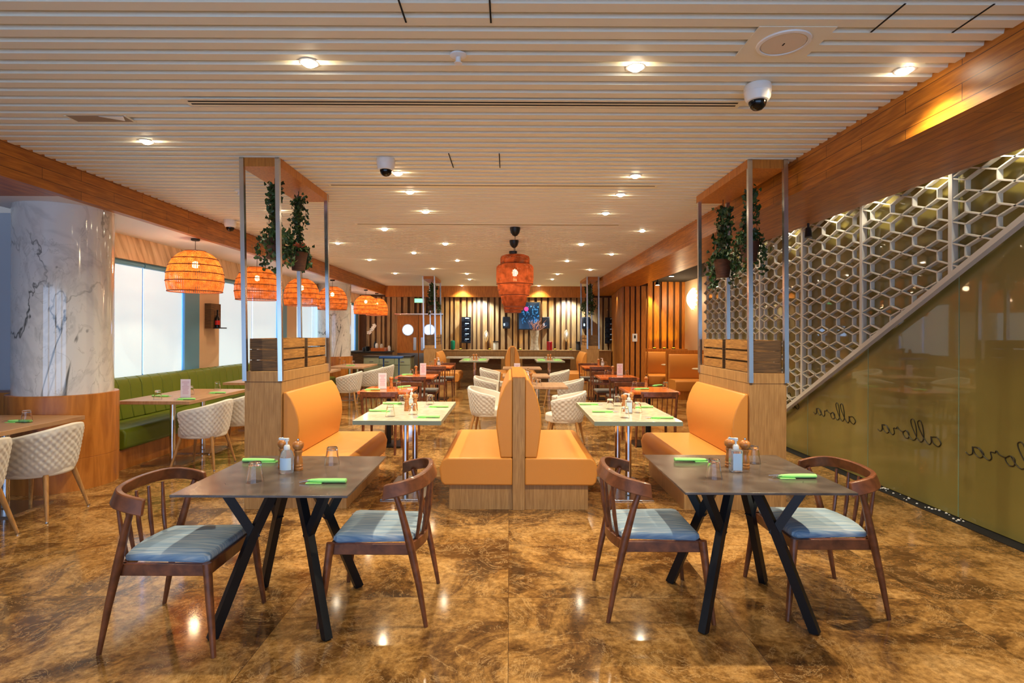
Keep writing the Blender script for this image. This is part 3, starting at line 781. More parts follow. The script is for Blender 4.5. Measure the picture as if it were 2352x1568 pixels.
def module(y0, far):
    w_ = 'far ' if far else 'near '
    wh = 'in the distance' if far else 'in the foreground'
    PT.put((PX, y0, 0), 0, 'upright oak divider between the centre benches '+wh, 'oak booth dividers')
    BC.put((PX+.053, y0, 0), 0, 'tan leather booth bench %s, right side of the centre divider' % wh, 'tan booth benches')
    BC.put((PX-.053, y0+1.42, 0), pi, 'tan leather booth bench %s, left side of the centre divider' % wh, 'tan booth benches')
    PL.put((-2.106, y0, 0), 0, '%sleft oak planter block with steel posts to the ceiling' % w_, 'planter blocks with steel posts')
    PR.put((2.217, y0, 0), 0, '%sright oak planter block with steel posts to the ceiling' % w_, 'planter blocks with steel posts')
    BP.put((-2.106+.16, y0+.01, 0), 0, 'tan booth bench against the %sleft planter block' % w_, 'tan booth benches')
    BP.put((2.217-.16, y0+1.28, 0), pi, 'tan booth bench against the %sright planter block' % w_, 'tan booth benches')
    for X, sd in ((-2.106, 'left'), (2.217, 'right')):
        CR.put((X, y0+.32, 1.181), 0, 'slatted wooden crate, front one on the %s%s planter block' % (w_, sd), 'crates on the planter blocks')
        CR.put((X, y0+.92, 1.181), 0, 'slatted wooden crate, rear one on the %s%s planter block' % (w_, sd), 'crates on the planter blocks')
module(4.77, False)
module(14.75, True)
zc = CZ-.075
pA = Proto(lambda: make_plant(3, .62, .26, .03, 'pink_flower')); pB = Proto(lambda: make_plant(9, .62, .5, .06, 'leaf2'))
pA.put((-2.13, 5.62, 2.32), 0, 'long ivy in a dark wicker pot hanging at the rear of the left planter', 'hanging ivy pots')
a2 = Proto(lambda: make_plant(21, .55, .36, .07, None))
a2.put((-2.13, 5.05, 2.36), 0, 'ivy in a dark wicker pot hanging at the front of the left planter', 'hanging ivy pots')
pB.put((2.20, 5.75, 2.28), 0, 'trailing ivy in a wicker pot at the rear of the right planter, lower of two', 'hanging ivy pots')
a2.put((2.20, 5.12, 2.36), 2, 'ivy in a wicker pot at the front of the right planter, higher of two', 'hanging ivy pots')
pA.put((-2.12, 15.2, 2.3), 1, 'ivy pot hanging at the front of the far left planter', 'hanging ivy pots')
a2.put((-2.12, 15.7, 2.33), 1, 'ivy pot hanging at the rear of the far left planter', 'hanging ivy pots')
pB.put((2.20, 15.2, 2.3), 3, 'ivy pot hanging at the front of the far right planter', 'hanging ivy pots')
a2.put((2.20, 15.7, 2.33), 3, 'ivy pot hanging at the rear of the far right planter', 'hanging ivy pots')

# ================================================================== TABLES
def make_dark():
    t = thing('dining_table', '', 'table')
    o = MB().box(-.42, .42, -.42, .42, .738, .75).build('tabletop', 'darktop', t, bevel=.002)
    for sx in (-1, 1):
        for sy in (-1, 1):
            m = MB()
            foot = Vector((sx*.285, sy*.29, 0)); jn = Vector((sx*.145, sy*.155, .47)); top = Vector((sx*.045, sy*.06, .74)); br = Vector((sx*.27, sy*.235, .74))
            d = (jn-foot).normalized()
            m.bar(foot+Vector((0,0,.0)), jn+d*.0, .038, .046); m.bar(jn-d*.02, top, .038, .046); m.bar(jn-Vector((sx*.01, sy*.008, .02)), br, .034, .044)
            m.build('leg', 'black', t)
    MB().box(-.3, .3, -.27, .27, .728, .7378).build('mounting_plate', 'black', t)
    return t
DT = Proto(make_dark)
DT.put((-1.18, 3.045, 0), 0, 'square dark stone table on black forked legs, left foreground')
DT.put((1.275, 3.12, 0), 0, 'square dark stone table on black forked legs, right foreground')
def make_wt():
    t = thing('dining_table', '', 'table')
    MB().box(-.38, .38, -.665, .665, .722, .762).build('tabletop', 'stone_top', t, bevel=.003)
    MB().box(-.3805, .3805, -.6655, .6655, .724, .7585).build('edge_band', 'stone_edge', t)
    for yy in (-.25, .27):
        MB().cyl((0, yy, .02), (0, yy, .722), .028, n=24).build('column', 'chrome', t)
    MB().box(-.2, .2, -.42, .40, 0, .014).build('base_plate', 'steel', t, bevel=.003)
    return t
WT = Proto(make_wt)
WT.put((-.965, 5.455, 0), 0, 'long white topped table on two chrome columns in the left booth', 'white booth tables')
WT.put((1.115, 5.455, 0), 0, 'long white topped table on two chrome columns in the right booth', 'white booth tables')
WT.put((-.965, 15.6, 0), 0, 'white topped table in the far left booth', 'white booth tables')
WT.put((1.115, 15.6, 0), 0, 'white topped table in the far right booth', 'white booth tables')
def make_lam():
    t = thing('dining_table', '', 'table')
    MB().box(-.4, .4, -.68, .68, .712, .75).build('tabletop', 'wood_top', t, bevel=.003)
    for yy in (-.32, .32):
        MB().cyl((0, yy, .02), (0, yy, .712), .03, n=20).build('column', 'chrome', t)
        MB().box(-.23, .23, yy-.22, yy+.22, 0, .014).build('base_plate', 'steel', t)
    return t
LT = Proto(make_lam)
for X, Y, lab in ((-4.28, 4.42, 'light wood table at the left edge in front of the column'), (-3.93, 6.83, 'light wood table with a menu card along the green banquette'),
                  (-3.93, 9.1, 'second light wood table along the green banquette, half behind the planter'), (-3.93, 11.0, 'third light wood table along the green banquette'), (-3.62, 12.95, 'far light wood table right of the planter posts')):
    LT.put((X, Y, 0), 0, lab, 'light wood tables along the windows')
def make_ct():
    t = thing('dining_table', '', 'table')
    MB().box(-.335, .335, -.36, .36, .716, .75).build('tabletop', 'cherry', t, bevel=.004)
    MB().box(-.29, .29, -.31, .31, .66, .716).build('apron', 'walnut', t)
    MB().cyl((0, 0, .02), (0, 0, .66), .035, n=16).build('column', 'black', t)
    MB().box(-.22, .22, -.22, .22, 0, .015).build('base_plate', 'black', t)
    return t
CT = Proto(make_ct)
ctl = [(-1.63, 7.56, 'orange cherry table with a menu card, nearest of the left file'), (-1.64, 9.95, 'orange cherry table with a menu card, second of the left file'), (-1.63, 12.8, 'orange cherry table, farthest of the left file'),
       (1.91, 7.66, 'orange cherry table without a menu card, nearest of the right file'), (1.91, 9.95, 'orange cherry table with a menu card, second of the right file'), (2.02, 12.9, 'orange cherry table, farthest of the right file')]
for X, Y, lab in ctl: CT.put((X, Y, 0), 0, lab, 'orange cherry tables')
def make_mt():
    t = thing('dining_table', '', 'table')
    MB().box(-.42, .42, -.38, .38, .718, .75).build('tabletop', 'wood_top', t, bevel=.003)
    MB().cyl((0, 0, .02), (0, 0, .718), .035, n=16).build('column', 'chrome', t)
    MB().box(-.24, .24, -.24, .24, 0, .014).build('base_plate', 'steel', t)
    return t
MT = Proto(make_mt)
for X, Y, lab in ((.42, 8.32, 'pale centre table just behind the booth divider'), (.30, 10.2, 'pale centre table, second behind the divider'), (.28, 12.4, 'pale centre table, farthest of the centre file')):
    MT.put((X, Y, 0), 0, lab, 'pale tables in the centre aisle')

# ================================================================== CHAIRS
def make_spindle():
    t = thing('spindle_chair', '', 'chair')
    for sy in (-1, 1):
        m = MB(); m.tube([(.275, sy*.268, 0), (.25, sy*.25, .2), (.225, sy*.235, .425)], [.012, .018, .021], 12); m.build('leg', 'walnut', t)
        m = MB(); m.tube([(-.275, sy*.25, 0), (-.235, sy*.245, .22), (-.19, sy*.245, .42), (-.145, sy*.255, .60), (-.115, sy*.262, .69)], [.011, .017, .021, .017, .013], 12); m.build('leg', 'walnut', t)
    f = MB()
    f.box(-.19, .225, -.232, -.206, .362, .418); f.box(-.19, .225, .206, .232, .362, .418)
    f.box(.205, .232, -.225, .225, .362, .418)
    n = 10; pl = [(-.19-.055*math.sin(pi*i/n), -.225+.45*i/n) for i in range(n+1)]
    f.prism(pl+[(x+.026, y) for x, y in pl[::-1]], .362, .418, 'z')
    f.build('seat_frame', 'walnut', t, bevel=.003)
    c = [(-.19, -.195), (-.215, -.11), (-.226, 0), (-.215, .11), (-.19, .195), (.20, .218), (.222, .2), (.222, -.2), (.20, -.218)]
    vs = MB()
    def ring(s, z): return [(x*s, y*s, z) for x, y in c]
    rings = [ring(.97, .418), ring(1.0, .43), ring(.985, .447), ring(.93, .458), ring(.6, .466), ring(.02, .468)]
    nn = len(c); allv = [p for r in rings for p in r]
    vs.add(allv, [(k*nn+i, k*nn+(i+1)%nn, (k+1)*nn+(i+1)%nn, (k+1)*nn+i) for k in range(len(rings)-1) for i in range(nn)]+[tuple(range(nn))[::-1]])
    vs.build('seat', 'seat_blue', t)
    # bent top rail: swept band, taller at the back, with squared ends
    P = catmull([(-.055, -.268), (-.12, -.272), (-.19, -.25), (-.245, -.17), (-.268, 0), (-.245, .17), (-.19, .25), (-.12, .272), (-.055, .268)], 5)
    v = []; N = len(P)
    for i, (x, y) in enumerate(P):
        a = Vector(P[max(0, i-1)]); b = Vector(P[min(N-1, i+1)]); d = (b-a).normalized(); nx, ny = d.y, -d.x
        fct = math.sin(pi*i/(N-1)); zc_ = .695+.048*fct; h = .036-.004*fct; th = .012+.002*fct; tl = .012
        for k, (o, z) in enumerate(((-th, -h), (th, -h), (th, h), (-th, h))):
            lean_ = tl*(1 if z > 0 else -1)
            v.append((x-(o+lean_)*nx*-1, y-(o+lean_)*ny*-1, zc_+z))
    fs = [(i*4+k, i*4+(k+1)%4, (i+1)*4+(k+1)%4, (i+1)*4+k) for i in range(N-1) for k in range(4)]+[(0,1,2,3), tuple(range(4*N-1, 4*N-5, -1))]
    MB().add(v, fs).build('back_rail', 'walnut', t, bevel=.005)
    for k in range(5):
        y = -.15+.075*k; xb = -.19-.055*math.sin(pi*(y+.225)/.45)+.012
        yt = y*1.18; xt = -.268+.5*yt*yt*1.6
        MB().tube([(xb, y, .40), ((xb+xt)/2-.004, (y+yt)/2, .54), (xt, yt, .70)], [.008, .0115, .0075], 8).build('spindle', 'walnut', t)
    return t
SCH = Proto(make_spindle)
g = 'walnut spindle chairs with blue striped seats'
SCH.put((-1.65, 2.87, 0), 0, 'walnut spindle chair with blue seat, left end of the left dark table', g)
SCH.put((-.70, 3.13, 0), pi, 'walnut spindle chair with blue seat, right end of the left dark table', g)
SCH.put((.80, 3.18, 0), 0, 'walnut spindle chair with blue and cream seat, left of the right dark table', g)
SCH.put((1.755, 3.22, 0), pi, 'walnut spindle chair with pale seat, right of the right dark table by the glass', g)
def make_dining():
    t = thing('dining_chair', '', 'chair')
    for sy in (-1, 1):
        MB().tube([(.2, sy*.2, 0), (.19, sy*.19, .43)], [.013, .019], 10).build('leg', 'walnut', t)
        MB().tube([(-.23, sy*.2, 0), (-.2, sy*.2, .43), (-.24, sy*.215, .76)], [.014, .019, .013], 10).build('leg', 'walnut', t)
    MB().box(-.2, .2, -.2, .2, .38, .425).build('seat_frame', 'walnut', t, bevel=.004)
    MB().box(-.2, .21, -.205, .205, .4255, .47).build('seat', 'seat_grey', t, bevel=.016, seg=3)
    P = [(-.235-.03*math.sin(pi*i/8), -.235+.47*i/8) for i in range(9)]
    MB().prism(P+[(x+.022, y) for x, y in P[::-1]], .72, .785, 'z').build('back_rail', 'walnut', t, bevel=.004)
    for k in range(6):
        y = -.15+.06*k
        MB().tube([(-.195, y, .42), (-.245, y*1.05, .73)], .007, 6).build('spindle', 'walnut', t)
    return t
DC = Proto(make_dining)
g = 'dark wooden spindle chairs at the cherry tables'
for X, Y, lab in ctl:
    n_ = 'cherry table, '+lab.split(', ')[1]
    DC.put((X+(.02 if X < 0 else -.02), Y-.44, 0), pi/2, 'dark spindle chair, near side of '+n_, g)
    DC.put((X+(.1 if X < 0 else -.1), Y+.46, 0), -pi/2, 'dark spindle chair, far side of '+n_, g)
def make_tub():
    t = thing('tub_chair', '', 'chair')
    A = R(118)
    def topz(u): a = abs(u*2-1); return .745-.115*a**1.5
    def shell(u, v, off, quilt=0):
        a = (u*2-1)*A; zt = topz(u); z = .365+(zt-.365)*v
        k = .80+.20*v**.8
        rx, ry = (.285+off)*k, (.285+off)*k
        x = -rx*math.copysign(abs(math.cos(a))**.85, math.cos(a))+(-.0 if True else 0); y = ry*math.copysign(abs(math.sin(a))**.85, math.sin(a))
        if a > pi/2 or a < -pi/2: x = abs(x)
        q = 0
        if quilt:
            s = a*.28; dd = .062; p = (s+z)/dd*1.0; q_ = (s-z)/dd
            q = quilt*math.sqrt(abs(math.sin(pi*p)*math.sin(pi*q_)))*min(1, v*8)*min(1, (1-v)*12)
            L = math.hypot(x, y); x += q*x/L; y += q*y/L
        return (x, y, z)
    nu, nv = 110, 34
    MB().grid(lambda u, v: shell(u, v, .0, .011), nu, nv).build('outer_shell', 'quilt', t, fix=False)
    m = MB().grid(lambda u, v: shell(u, .999*v if v < 1 else 1, -.035), 40, 6, flip=True)
    # rolled top edge and front ends
    def edge(u, v):
        p = Vector(shell(u, 1, 0)); q = Vector(shell(u, 1, -.035)); c = (p+q)/2; an = pi*v
        return tuple(c+(p-c)*math.cos(an)+Vector((0, 0, .014))*math.sin(an))
    m.grid(edge, 40, 6)
    for u in (0, 1):
        m.grid(lambda s, v, u=u: tuple(Vector(shell(u, v, 0)).lerp(Vector(shell(u, v, -.035)), s)), 1, 6)
    m.build('inner_shell', 'quilt_in', t)
    sp = [(.24*math.cos(2*pi*i/28)*1.0+.0, .235*math.sin(2*pi*i/28)) for i in range(28)]
    sp = [(x if x < 0 else x*1.08, y) for x, y in sp]
    MB().prism(sp, .345, .455, 'z').build('seat', 'quilt_in', t, bevel=.02, seg=3)
    for sx in (-1, 1):
        for sy in (-1, 1):
            lg = MB().tube([(sx*.17, sy*.15, .36), (sx*.245, sy*.235, 0)], [.021, .011], 10).build('leg', 'ash', t)
            MB().tube([(sx*.2425, sy*.232, .012), (sx*.2452, sy*.2352, -.0)], [.0125, .0125], 10).build('foot_cap', 'steel', lg)
    return t
TC = Proto(make_tub)
g = 'cream quilted tub chairs'
for X, Y, rz, lab in (
    (-3.90, 4.62, pi+.05, 'cream quilted tub chair in front of the wood column base'),
    (-3.90, 3.92, pi+.05, 'cream quilted tub chair cut by the left edge of the picture'),
    (-3.45, 6.30, pi, 'cream quilted tub chair at the near end of the menu card table'),
    (-3.45, 7.10, pi, 'cream quilted tub chair half hidden by the left planter block'),
    (-3.40, 9.35, pi, 'cream tub chair at the second banquette table, behind the planter'),
    (-3.18, 10.95, pi, 'cream tub chair right of the planter, nearest of the far row'),
    (-3.05, 12.25, pi, 'cream tub chair, second of the far row right of the planter'),
    (-3.02, 13.2, pi, 'cream tub chair, last of the far row right of the planter'),
    (-.30, 7.95, -.15, 'cream tub chair, front left of the centre tables'),
    (.74, 7.42, pi*.93, 'cream tub chair showing its quilted back, front right of the centre tables'),
    (-.34, 9.85, -.1, 'cream tub chair, second on the left of the centre tables'),
    (.98, 9.45, pi*.95, 'cream tub chair, second on the right of the centre tables'),
    (-.36, 12.2, -.1, 'cream tub chair, farthest on the left of the centre tables'),
    (.98, 11.7, pi*.97, 'cream tub chair, farthest on the right of the centre tables')):
    TC.put((X, Y, 0), rz, lab, g)

# ---------------------------------------------------------------- green banquette
t = thing('green_banquette', 'long olive green leather banquette under the windows', 'banquette', (-4.84, 6.06, 0))
L = 7.4
MB().box(.02, .60, 0, L, 0, .22).build('plinth', 'oak_base', t)
npan = 7; pw = L/npan
for i in range(npan):
    a, b = i*pw+.004, (i+1)*pw-.004
    MB().prism([(.0, .2205), (.63, .2205), (.665, .25), (.67, .40), (.64, .445), (.6, .455), (.2, .455), (0, .455)], a, b, 'y').build('seat', 'green', t, bevel=.02, seg=3)
    bk = MB(); ch = 5
    for c in range(ch):
        c0, c1 = a+(b-a)*c/ch, a+(b-a)*(c+1)/ch
        bk.prism([(.05, .456), (.2, .456), (.17, .6), (.15, .86), (.12, .93), (.07, .955), (.03, .95)], c0+.001, c1-.001, 'y')
    bk.build('backrest', 'green', t, bevel=.014, seg=3)
MB().box(.0, .055, 0, L, .456, .93).build('back_board', 'oak_base', t)

# ================================================================== TABLEWARE
def make_glass():
    t = MB()
    t.lathe([(.0005, .102), (.026, .102), (.0295, .099), (.0315, .08), (.036, .045), (.0425, .004), (.0435, .0), (.0405, .0), (.033, .045), (.0275, .082), (.0005, .084)], n=18, cap=False)
    o = t.build('glass_tumbler', 'glass'); return tag(o, '', 'glass')
def make_bottle(square):
    t = thing('sanitizer_bottle', '', 'bottle')
    if square:
        MB().box(-.033, .033, -.024, .024, 0, .125).build('body', 'gel', t, bevel=.008, seg=3)
        MB().box(-.024, .024, -.0255, -.0245, .012, .105).build('label', 'white_label', t)
    else:
        MB().lathe([(.034, 0), (.036, .006), (.036, .085), (.032, .108), (.02, .125), (.013, .13)], n=24).build('body', 'gel', t)
        m = MB(); m.grid(lambda u, v: (.0368*math.sin((u-.5)*2.0), -.0368*math.cos((u-.5)*2.0), .02+.065*v), 12, 2); m.build('label', 'white_label', t)
    MB().lathe([(.016, .125), (.017, .14), (.013, .15), (.006, .153), (.005, .175)], n=16).build('collar', 'white', t)
    MB().add([], []).bar((.01, 0, .181), (-.042, 0, .186), .014, .010).cyl((0, 0, .172), (0, 0, .188), .011, n=12).build('pump', 'white', t)
    return t
def make_mill():
    t = thing('pepper_mill', '', 'pepper mill')
    MB().lathe([(.026, 0), (.027, .012), (.023, .018), (.027, .026), (.023, .034), (.026, .045), (.019, .075), (.018, .09), (.024, .104), (.021, .112)], n=20).build('body', 'mill', t)
    MB().lathe([(.015, .112), (.026, .122), (.031, .136), (.028, .150), (.016, .160), (.006, .162)], n=20).build('head', 'mill', t)
    MB().lathe([(.005, .162), (.007, .168), (.005, .175)], n=10).build('knob', 'chrome', t)
    return t
def make_napkin():
    t = thing('cutlery_napkin', '', 'napkin')
    m = MB(); m.lathe([(.013, -.10), (.017, -.098), (.018, -.03), (.0165, .04), (.012, .082), (.004, .1)], n=14)
    m.v = [(-z, x, y*.62+.0115) for x, y, z in m.v]
    m.build('rolled_cloth', 'napkin', t)
    MB().box(-.1, -.02, -.028, .024, .0, .004).build('folded_flap', 'napkin', t)
    MB().bar((-.09, .006, .016), (-.145, .018, .010), .010, .0025).bar((-.08, -.006, .014), (-.135, -.012, .006), .008, .0025).build('cutlery', 'steel', t)
    return t
def make_menu():
    t = thing('menu_stand', '', 'menu card')
    MB().box(-.055, .055, -.0035, -.0015, .004, .215).build('printed_card', 'card', t)
    MB().box(-.057, .057, -.0010, .0005, .0, .218).build('clear_holder', 'acrylic', t)
    MB().box(-.057, .057, -.03, .03, 0, .003).build('foot', 'acrylic', t)
    m = MB(); rnd = random.Random(2)
    for k in range(11):
        z = .185-k*.014; w_ = rnd.uniform(.02, .042); m.box(-w_, w_, -.0042, -.0036, z, z+.0045)
    m.build('printed_lines', 'print_ink', t)
    return t
GL, B1, B2, ML, NP, MN = Proto(make_glass), Proto(lambda: make_bottle(False)), Proto(lambda: make_bottle(True)), Proto(make_mill), Proto(make_napkin), Proto(make_menu)
PR_ = {'g': (GL, 'upturned glass tumbler', 'upturned tumblers'), 'b': (B1, 'round sanitizer bottle with white pump', 'sanitizer bottles'), 'B': (B2, 'square sanitizer bottle with pale label', 'sanitizer bottles'),
       'm': (ML, 'turned wooden pepper mill', 'wooden mills'), 'n': (NP, 'lime green rolled napkin', 'lime green napkins'), 'c': (MN, 'white menu card', 'menu cards')}
def setp(items, z, where):
    for it in items:
        k, x, y, how = it[:4]; rz = it[4] if len(it) > 4 else 0
        X, Y, Z = at(x, y, z)
        p, nm, gr = PR_[k]
        p.put((X, Y, z+.0005), rz, '%s %s %s' % (nm, how, where), gr)
T = 'on the left dark table'
setp([('g', 587, 1108, 'at the front left'), ('g', 764, 1068, 'at the back right'), ('b', 660, 1087, 'in the middle'), ('m', 686, 1081, 'just right of the bottle'), ('m', 651, 1076, 'hidden behind the bottle'),
      ('n', 598, 1063, 'at the back left', pi), ('n', 752, 1110, 'at the front right', 0)], .75, T)
T = 'on the right dark table'
setp([('g', 1641, 1096, 'at the front left'), ('g', 1731, 1061, 'at the back right'), ('B', 1691, 1081, 'in the middle'), ('m', 1677, 1070, 'just left of the bottle'), ('m', 1712, 1074, 'just right of the bottle'),
      ('n', 1588, 1058, 'at the back left', pi), ('n', 1832, 1095, 'at the front right', 0)], .75, T)
T = 'on the left white booth table'
setp([('g', 897, 957, 'at the front left'), ('g', 949, 952, 'at the front centre'), ('g', 923, 930, 'at the back left'), ('g', 988, 929, 'at the back right'), ('m', 935, 944, 'left of the bottle'), ('m', 954, 943, 'right of the bottle'), ('b', 946, 936, 'between the mills'),
      ('n', 873, 946, 'at the left side', pi), ('n', 985, 960, 'at the front right', 0), ('n', 1008, 936, 'at the right side', 0), ('n', 902, 929, 'at the back left corner', pi)], .762, T)
T = 'on the right white booth table'
setp([('g', 1436, 958, 'at the front centre'), ('g', 1402, 938, 'at the left side'), ('g', 1419, 931, 'at the back left'), ('g', 1465, 946, 'right of the bottle'), ('m', 1434, 942, 'left of the bottle'), ('m', 1450, 936, 'behind the bottle'), ('B', 1445, 948, 'in the middle'),
      ('n', 1353, 929, 'at the back left corner', pi), ('n', 1385, 946, 'at the left side', pi), ('n', 1478, 935, 'at the back right', 0), ('n', 1521, 960, 'at the front right', 0)], .762, T)
setp([('g', 62, 974, 'at the far end'), ('n', 45, 974, 'beside the tumbler', 0)], .75, 'on the table at the left edge')
setp([('c', 427, 916, 'standing in the middle', .1), ('g', 363, 920, 'at the left side'), ('g', 500, 897, 'at the far side'), ('n', 428, 921, 'in front of the card', 0), ('n', 500, 906, 'at the right side', 0), ('n', 370, 914, 'at the window side', pi), ('g', 438, 908, 'behind the card')], .75, 'on the near banquette table')
setp([('m', 781, 838, 'at the left'), ('g', 791, 839, 'right of the mill'), ('g', 812, 840, 'at the right'), ('n', 805, 841.5, 'at the right side', 0)], .75, 'on the far light table')
setp([('c', 879, 894, 'standing at the left', .1), ('m', 899, 893, 'beside the card'), ('g', 916, 893, 'right of the mill'), ('n', 856, 897, 'at the left side', 0), ('n', 928, 890, 'at the right side', .6)], .75, 'on the nearest left cherry table')
setp([('c', 972, 862, 'standing at the right', .1), ('m', 956, 861, 'beside the card'), ('g', 946, 861.5, 'left of the mill'), ('n', 936, 862, 'at the left side', 0)], .75, 'on the second left cherry table')
setp([('m', 1000, 840, 'at the left'), ('b', 1008, 840, 'in the middle'), ('g', 990, 840, 'at the left end'), ('g', 1015, 841, 'at the right')], .75, 'on the farthest left cherry table')
setp([('g', 1458, 892, 'at the left'), ('m', 1485, 890, 'in the middle'), ('g', 1529, 891, 'at the right'), ('n', 1474, 893, 'at the front', 0), ('n', 1510, 885, 'at the back', .6)], .75, 'on the nearest right cherry table')
setp([('c', 1424, 861, 'standing at the right', .1), ('g', 1393, 861, 'at the left'), ('m', 1408, 859, 'beside the card'), ('g', 1440, 861.5, 'at the right'), ], .75, 'on the second right cherry table')
setp([('g', 1361, 838, 'at the left'), ('m', 1375, 839, 'in the middle'), ('b', 1384, 840, 'at the centre right'), ('g', 1392, 839, 'at the right')], .75, 'on the farthest right cherry table')
setp([('g', 1228, 882, 'at the left'), ('g', 1238, 886, 'at the front'), ('b', 1213, 881, 'at the back'), ('m', 1219, 879, 'behind the bottle')], .75, 'on the nearest centre table')
setp([('c', 1188, 861, 'standing at the back', 0), ('g', 1213, 858, 'at the right')], .75, 'on the second centre table')
for X, Y, w_ in ((-.965, 15.6, 'far left'), (1.115, 15.6, 'far right')):
    for i, (dx, dy, k, how, rz) in enumerate(((-.22, -.3, 'n', 'at the front left', pi), (.22, -.3, 'n', 'at the front right', 0), (-.22, .25, 'n', 'at the back left', pi), (.22, .25, 'n', 'at the back right', 0), (-.03, 0, 'm', 'left of the pair', 0), (.04, .02, 'm', 'right of the pair', 0), (.12, -.1, 'g', 'right of the mills', 0), (-.12, -.1, 'g', 'left of the mills', 0))):
        p, nm, gr = PR_[k]; p.put((X+dx, Y+dy, .7625), rz, '%s %s on the %s booth table' % (nm, how, w_), gr)

# ================================================================== WALL AND FAR-END OBJECTS
t = thing('wall_niche_box', 'dark wooden wall box holding a small bottle on the pier between windows', 'wall box', (WX, 9.02, 1.57))
MB().box(0, .10, -.15, .15, 0, .40).build('back_panel', 'crate_dark', t)
MB().lathe([(.035, .02), (.036, .16), (.02, .20), (.013, .22), (.013, .30)], (.14, -.03, 0), 16).build('bottle', 'black_gloss', t)
MB().lathe([(.0365, .06), (.0365, .13)], (.14, -.03, 0), 16, cap=False).build('bottle_label', 'red', t)
MB().box(.1, .2, -.08, .15, .0, .018).build('bracket', 'black', t)
# counter ledge behind the far booths
t = thing('back_counter', 'dark wood ledge counter running below the slatted far wall', 'counter', (0, 17.5, 0))
MB().box(-2.1, 3.2, -.02, .44, 0, .95).build('front_panel', 'oak', t)
MB().box(-2.12, 3.22, -.05, .46, .95, .975).build('worktop', 'oak', t)
for X0, X1, sd in ((-1.9, -.15, 'left'), (.30, 1.95, 'right')):
    t = thing('long_console', 'long pale topped console behind the far %s booth' % sd, 'table', ((X0+X1)/2, 16.9, 0))
    h = (X1-X0)/2
    MB().box(-h, h, -.2, .25, .74, .785).build('tabletop', 'stone_top', t); MB().box(-h+.1, h-.1, .0, .2, 0, .74).build('base', 'crate_dark', t)
def onwall(x, y, Y=17.92): return atD(x, y, Y)
# screen
X, Y, Z = onwall(1215, 725)
t = thing('wall_screen', 'dark wall screen with a blue picture and pink spot, right of the lantern', 'screen', (X, 17.92, Z))
MB().box(-.36, .36, -.03, .06, -.45, .45).build('frame', 'charcoal', t)
MB().box(-.32, .32, -.034, -.03, -.42, .42).build('panel', 'screen_dark', t)
m = MB(); rnd = random.Random(4)
for i in range(60):
    a, b = rnd.uniform(-.27, .27), rnd.uniform(-.26, .3); m.add([(a, -.0355, b), (a+rnd.uniform(.02, .07), -.0355, b+rnd.uniform(-.02, .04)), (a+rnd.uniform(0, .05), -.0355, b+rnd.uniform(.03, .09))], [(0, 1, 2)])
m.build('picture', 'screen_blue', t)
MB().lathe([(.0, -.001), (.07, 0), (.0, .001)], n=14, cap=False).build('pink_spot', 'screen_pink', t).matrix_local = Matrix.Translation((-.09, -.036, .22)) @ Matrix.Rotation(R(90), 4, 'X')
# speakers
def make_spk():
    t = thing('wall_speaker', '', 'speaker')
    MB().box(-.12, .12, -.16, .0, -.19, .19).build('cabinet', 'black', t, bevel=.02)
    MB().cyl((0, -.162, -.05), (0, -.158, -.05), .075, n=20).build('cone', 'black_gloss', t)
    MB().box(-.09, -.04, -.163, -.16, -.1, -.02).build('badge', 'white_label', t)
    return t
SK = Proto(make_spk)
for x, lab in ((1163, 'black wall speaker left of the screen'), (1253, 'black wall speaker right of the screen, beside the dry branches'), (1345, 'black wall speaker behind the far right planter posts')):
    X, Y, Z = onwall(x, 741); SK.put((X, 17.92, Z), 0, lab, 'wall speakers at the far end')
def make_rack():
    t = thing('bottle_rack', '', 'wall rack')
    MB().box(-.15, .15, -.02, 0, -.42, .42).build('back_panel', 'black', t)
    for k in range(5):
        z = .33-k*.165
        MB().box(-.15, .15, -.2, -.02, z-.06, z-.045).build('shelf', 'black', t)
        b = MB().cyl((0, -.19, z+.01), (0, -.03, z+.01), .05, n=14); b.build('bottle', 'black_gloss', t)
        MB().box(-.02, .10, -.204, -.2, z+.03, z+.055).build('label', 'white_label', t)
    return t
RK = Proto(make_rack)
X, Y, Z = onwall(1071, 758); RK.put((X, 17.92, Z), 0, 'tall black rack of dark bottles left of the lantern', 'bottle racks on the far wall')
X, Y, Z = onwall(1400, 758); RK.put((X, 17.92, Z), 0, 'tall black rack of dark bottles at the right end of the far wall', 'bottle racks on the far wall')
def make_orn():
    t = thing('wall_ornament', '', 'wall ornament')
    MB().lathe([(.0005, -.2), (.05, -.13), (.085, 0), (.06, .12), (.0005, .2)], n=14, sy=.35).build('leaf_body', 'vase', t)
    MB().lathe([(.0005, -.09), (.035, 0), (.0005, .09)], (.01, -.03, .04), 12, sy=.4).build('pale_inlay', 'white', t)
    return t
OR = Proto(make_orn)
X, Y, Z = onwall(1117, 772); OR.put((X, 17.84, Z), 0, 'pale oval wall ornament left of the lantern', 'oval ornaments on the far wall')
X, Y, Z = onwall(1300, 770); OR.put((X, 17.84, Z), 0, 'pale oval wall ornament right of the screen', 'oval ornaments on the far wall')
